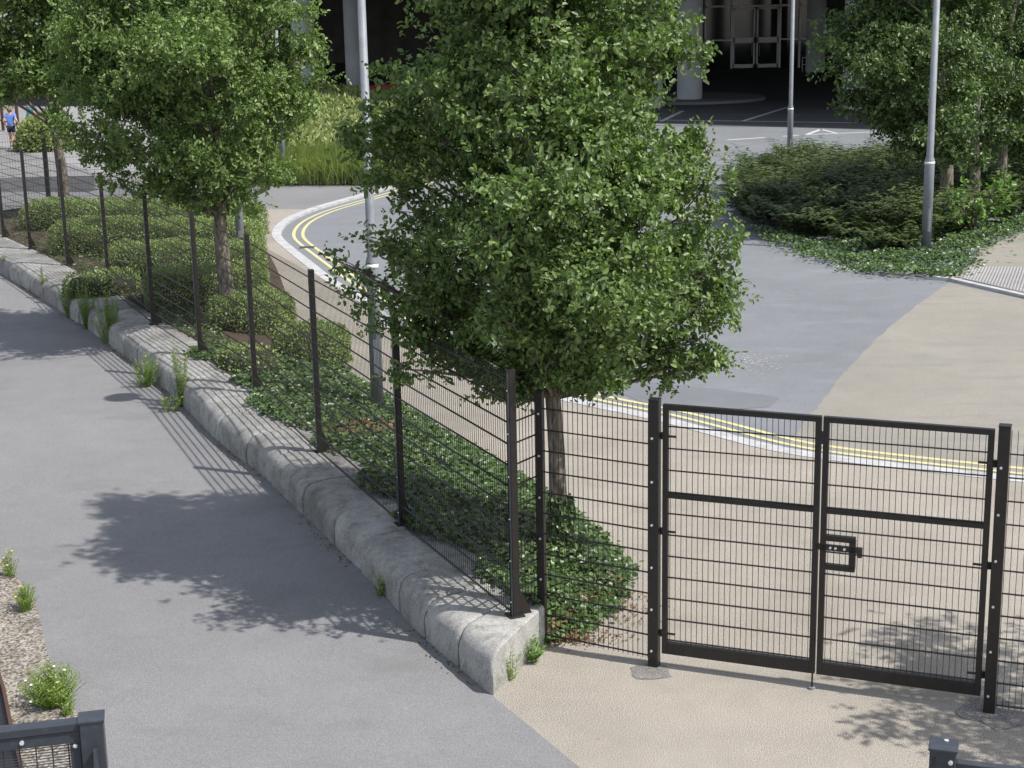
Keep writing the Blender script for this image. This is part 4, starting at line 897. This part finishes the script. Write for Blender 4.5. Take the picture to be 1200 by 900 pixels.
# ================================================================== PEOPLE
def person(px_, py_, z, h_, label, shirt, facing, run=False, hair=(.22, .12, .05), short=(.015, .02, .04)):
    c_ = gp(px_, py_, z); t = thing('person', label, 'person', c_); s = h_/1.7
    J = dict(pel=(0, 0, .92), wa=(0, 0, 1.06), ch=(0, .02, 1.30), nk=(0, .02, 1.46), hd=(0, .04, 1.58), ht=(0, .04, 1.70),
             ls=(-.17, .02, 1.40), le=(-.25, -.04, 1.14), lw=(-.24, .12, .95), lh=(-.23, .17, .90), rs=(.17, .02, 1.40), re=(.27, -.08, 1.16), rw=(.24, .06, .95), rh=(.23, .10, .90),
             lp=(-.09, 0, .88), lk=(-.10, .10, .50), la=(-.10, .0, .09), lf=(-.10, .16, .04), rp=(.09, 0, .88), rk=(.10, .02, .48), ra=(.10, -.12, .10), rf=(.10, .03, .04))
    if run: J.update(rk=(.10, .05, .49), ra=(.10, -.30, .34), rf=(.10, -.34, .20), lk=(-.09, .12, .50), la=(-.08, .02, .10), re=(.30, -.12, 1.18), rw=(.34, .02, 1.0), rh=(.35, .06, .95), le=(-.26, -.1, 1.16), lw=(-.25, .08, 1.03), lh=(-.24, .12, .99))
    E_ = [('pel','wa'),('wa','ch'),('ch','nk'),('nk','hd'),('hd','ht'),('ch','ls'),('ls','le'),('le','lw'),('lw','lh'),('ch','rs'),('rs','re'),('re','rw'),('rw','rh'),('pel','lp'),('lp','lk'),('lk','la'),('la','lf'),('pel','rp'),('rp','rk'),('rk','ra'),('ra','rf')]
    rad = dict(pel=.13, wa=.115, ch=.135, nk=.055, hd=.095, ht=.07, ls=.06, le=.042, lw=.03, lh=.035, rs=.06, re=.042, rw=.03, rh=.035, lp=.09, lk=.06, la=.04, lf=.035, rp=.09, rk=.06, ra=.04, rf=.035)
    ca, sa = math.cos(facing), math.sin(facing)
    def rot(p): return (s*(p[0]*ca-p[1]*sa), s*(p[0]*sa+p[1]*ca), s*p[2])
    def skin(name, keys, grow, m, sub=1):
        ks = [k_ for k_ in keys]; ed = [(ks.index(a), ks.index(b)) for a, b in E_ if a in ks and b in ks]
        me = bpy.data.meshes.new(name); me.from_pydata([rot(J[k_]) for k_ in ks], ed, []); o = link(name, me, m, t, True)
        md = o.modifiers.new('skin', 'SKIN'); md.use_smooth_shade = True
        for i, k_ in enumerate(ks): v_ = me.skin_vertices[0].data[i]; r_ = rad[k_]*s*grow; v_.radius = (r_, r_*(.8 if k_ in ('ch', 'wa', 'pel') else 1)); v_.use_root = (i == 0)
        sb = o.modifiers.new('sub', 'SUBSURF'); sb.levels = sb.render_levels = sub+1
        return o
    ms = mat('skin', (.5, .3, .22), .6)
    skin('body', list(J.keys()), 1., ms)
    J2 = dict(J); R2 = dict(rad)
    for a, b in (('le', 'ls'), ('re', 'rs')): J[a] = tuple(np.array(J[a])*.55+np.array(J[b])*.45)
    rad.update(le=.055, re=.055, ls=.062, rs=.062); skin('shirt', ['pel', 'wa', 'ch', 'nk', 'ls', 'le', 'rs', 're'], 1.2, mat('shirt cloth', shirt, .9)); rad.update(R2); J.update(J2)
    
    for a, b in (('lk', 'lp'), ('rk', 'rp')): J[a] = tuple(np.array(J[b])*.45+np.array(J[a])*.55)
    rad.update(lk=.085, rk=.085, pel=.135); skin('shorts', ['pel', 'lp', 'lk', 'rp', 'rk'], 1.16, mat('shorts cloth', short, .9))
    J.update(J2)
    mb = MB(); hc = c_+np.array(rot((0, .015, 1.625))); mb.lathe(hc, [(.085*s, -.08*s), (.108*s, -.02*s), (.105*s, .04*s), (.07*s, .085*s), (.02*s, .1*s)], 14); mb.build('hair', mat('hair', hair, .8), t, True)
    for k_ in ('lf', 'rf'):
        q = c_+np.array(rot(J[k_])); mb = MB(); dr = np.array(rot((0, 1, 0))); dr = dr/np.linalg.norm(dr); mb.tube([q-dr*.14*s, q-dr*.02*s, q+dr*.08*s], [.045*s, .05*s, .03*s], 8); mb.build('shoe', mat('shoe', (.5, .5, .5), .7), t, True)
    return t
person(15, 174, .45, 1.62, 'person in a blue t-shirt and dark shorts jogging away at the left border', (.12, .22, .62), 0, True)
person(38, 163, .45, 1.6, 'person in a teal top and shorts standing half hidden by the round shrub', (.05, .33, .42), 2.6, False, (.04, .025, .02), (.3, .3, .3))
# posts of a far railing behind the jogger
a_, b_ = gp(4, 153, .45), gp(22, 158, .45)
g = thing('railing', 'dark railing with reddish posts beyond the jogger at the left border', 'railing', a_)
for p in (a_, b_, a_*2-b_): mb = MB(); p = V(p[0], p[1], .45); mb.beam(p, p+V(0, 0, 1.9), .12, .12); mb.build('post', M_rust, g)
mb = MB(); mb.beam(V(*(a_*3-b_*2)[:2], .9), V(*b_[:2], .9), .05, .05); mb.build('rail', M_rust, g)
for o in bpy.data.objects:
    if '_w' in o: del o['_w']
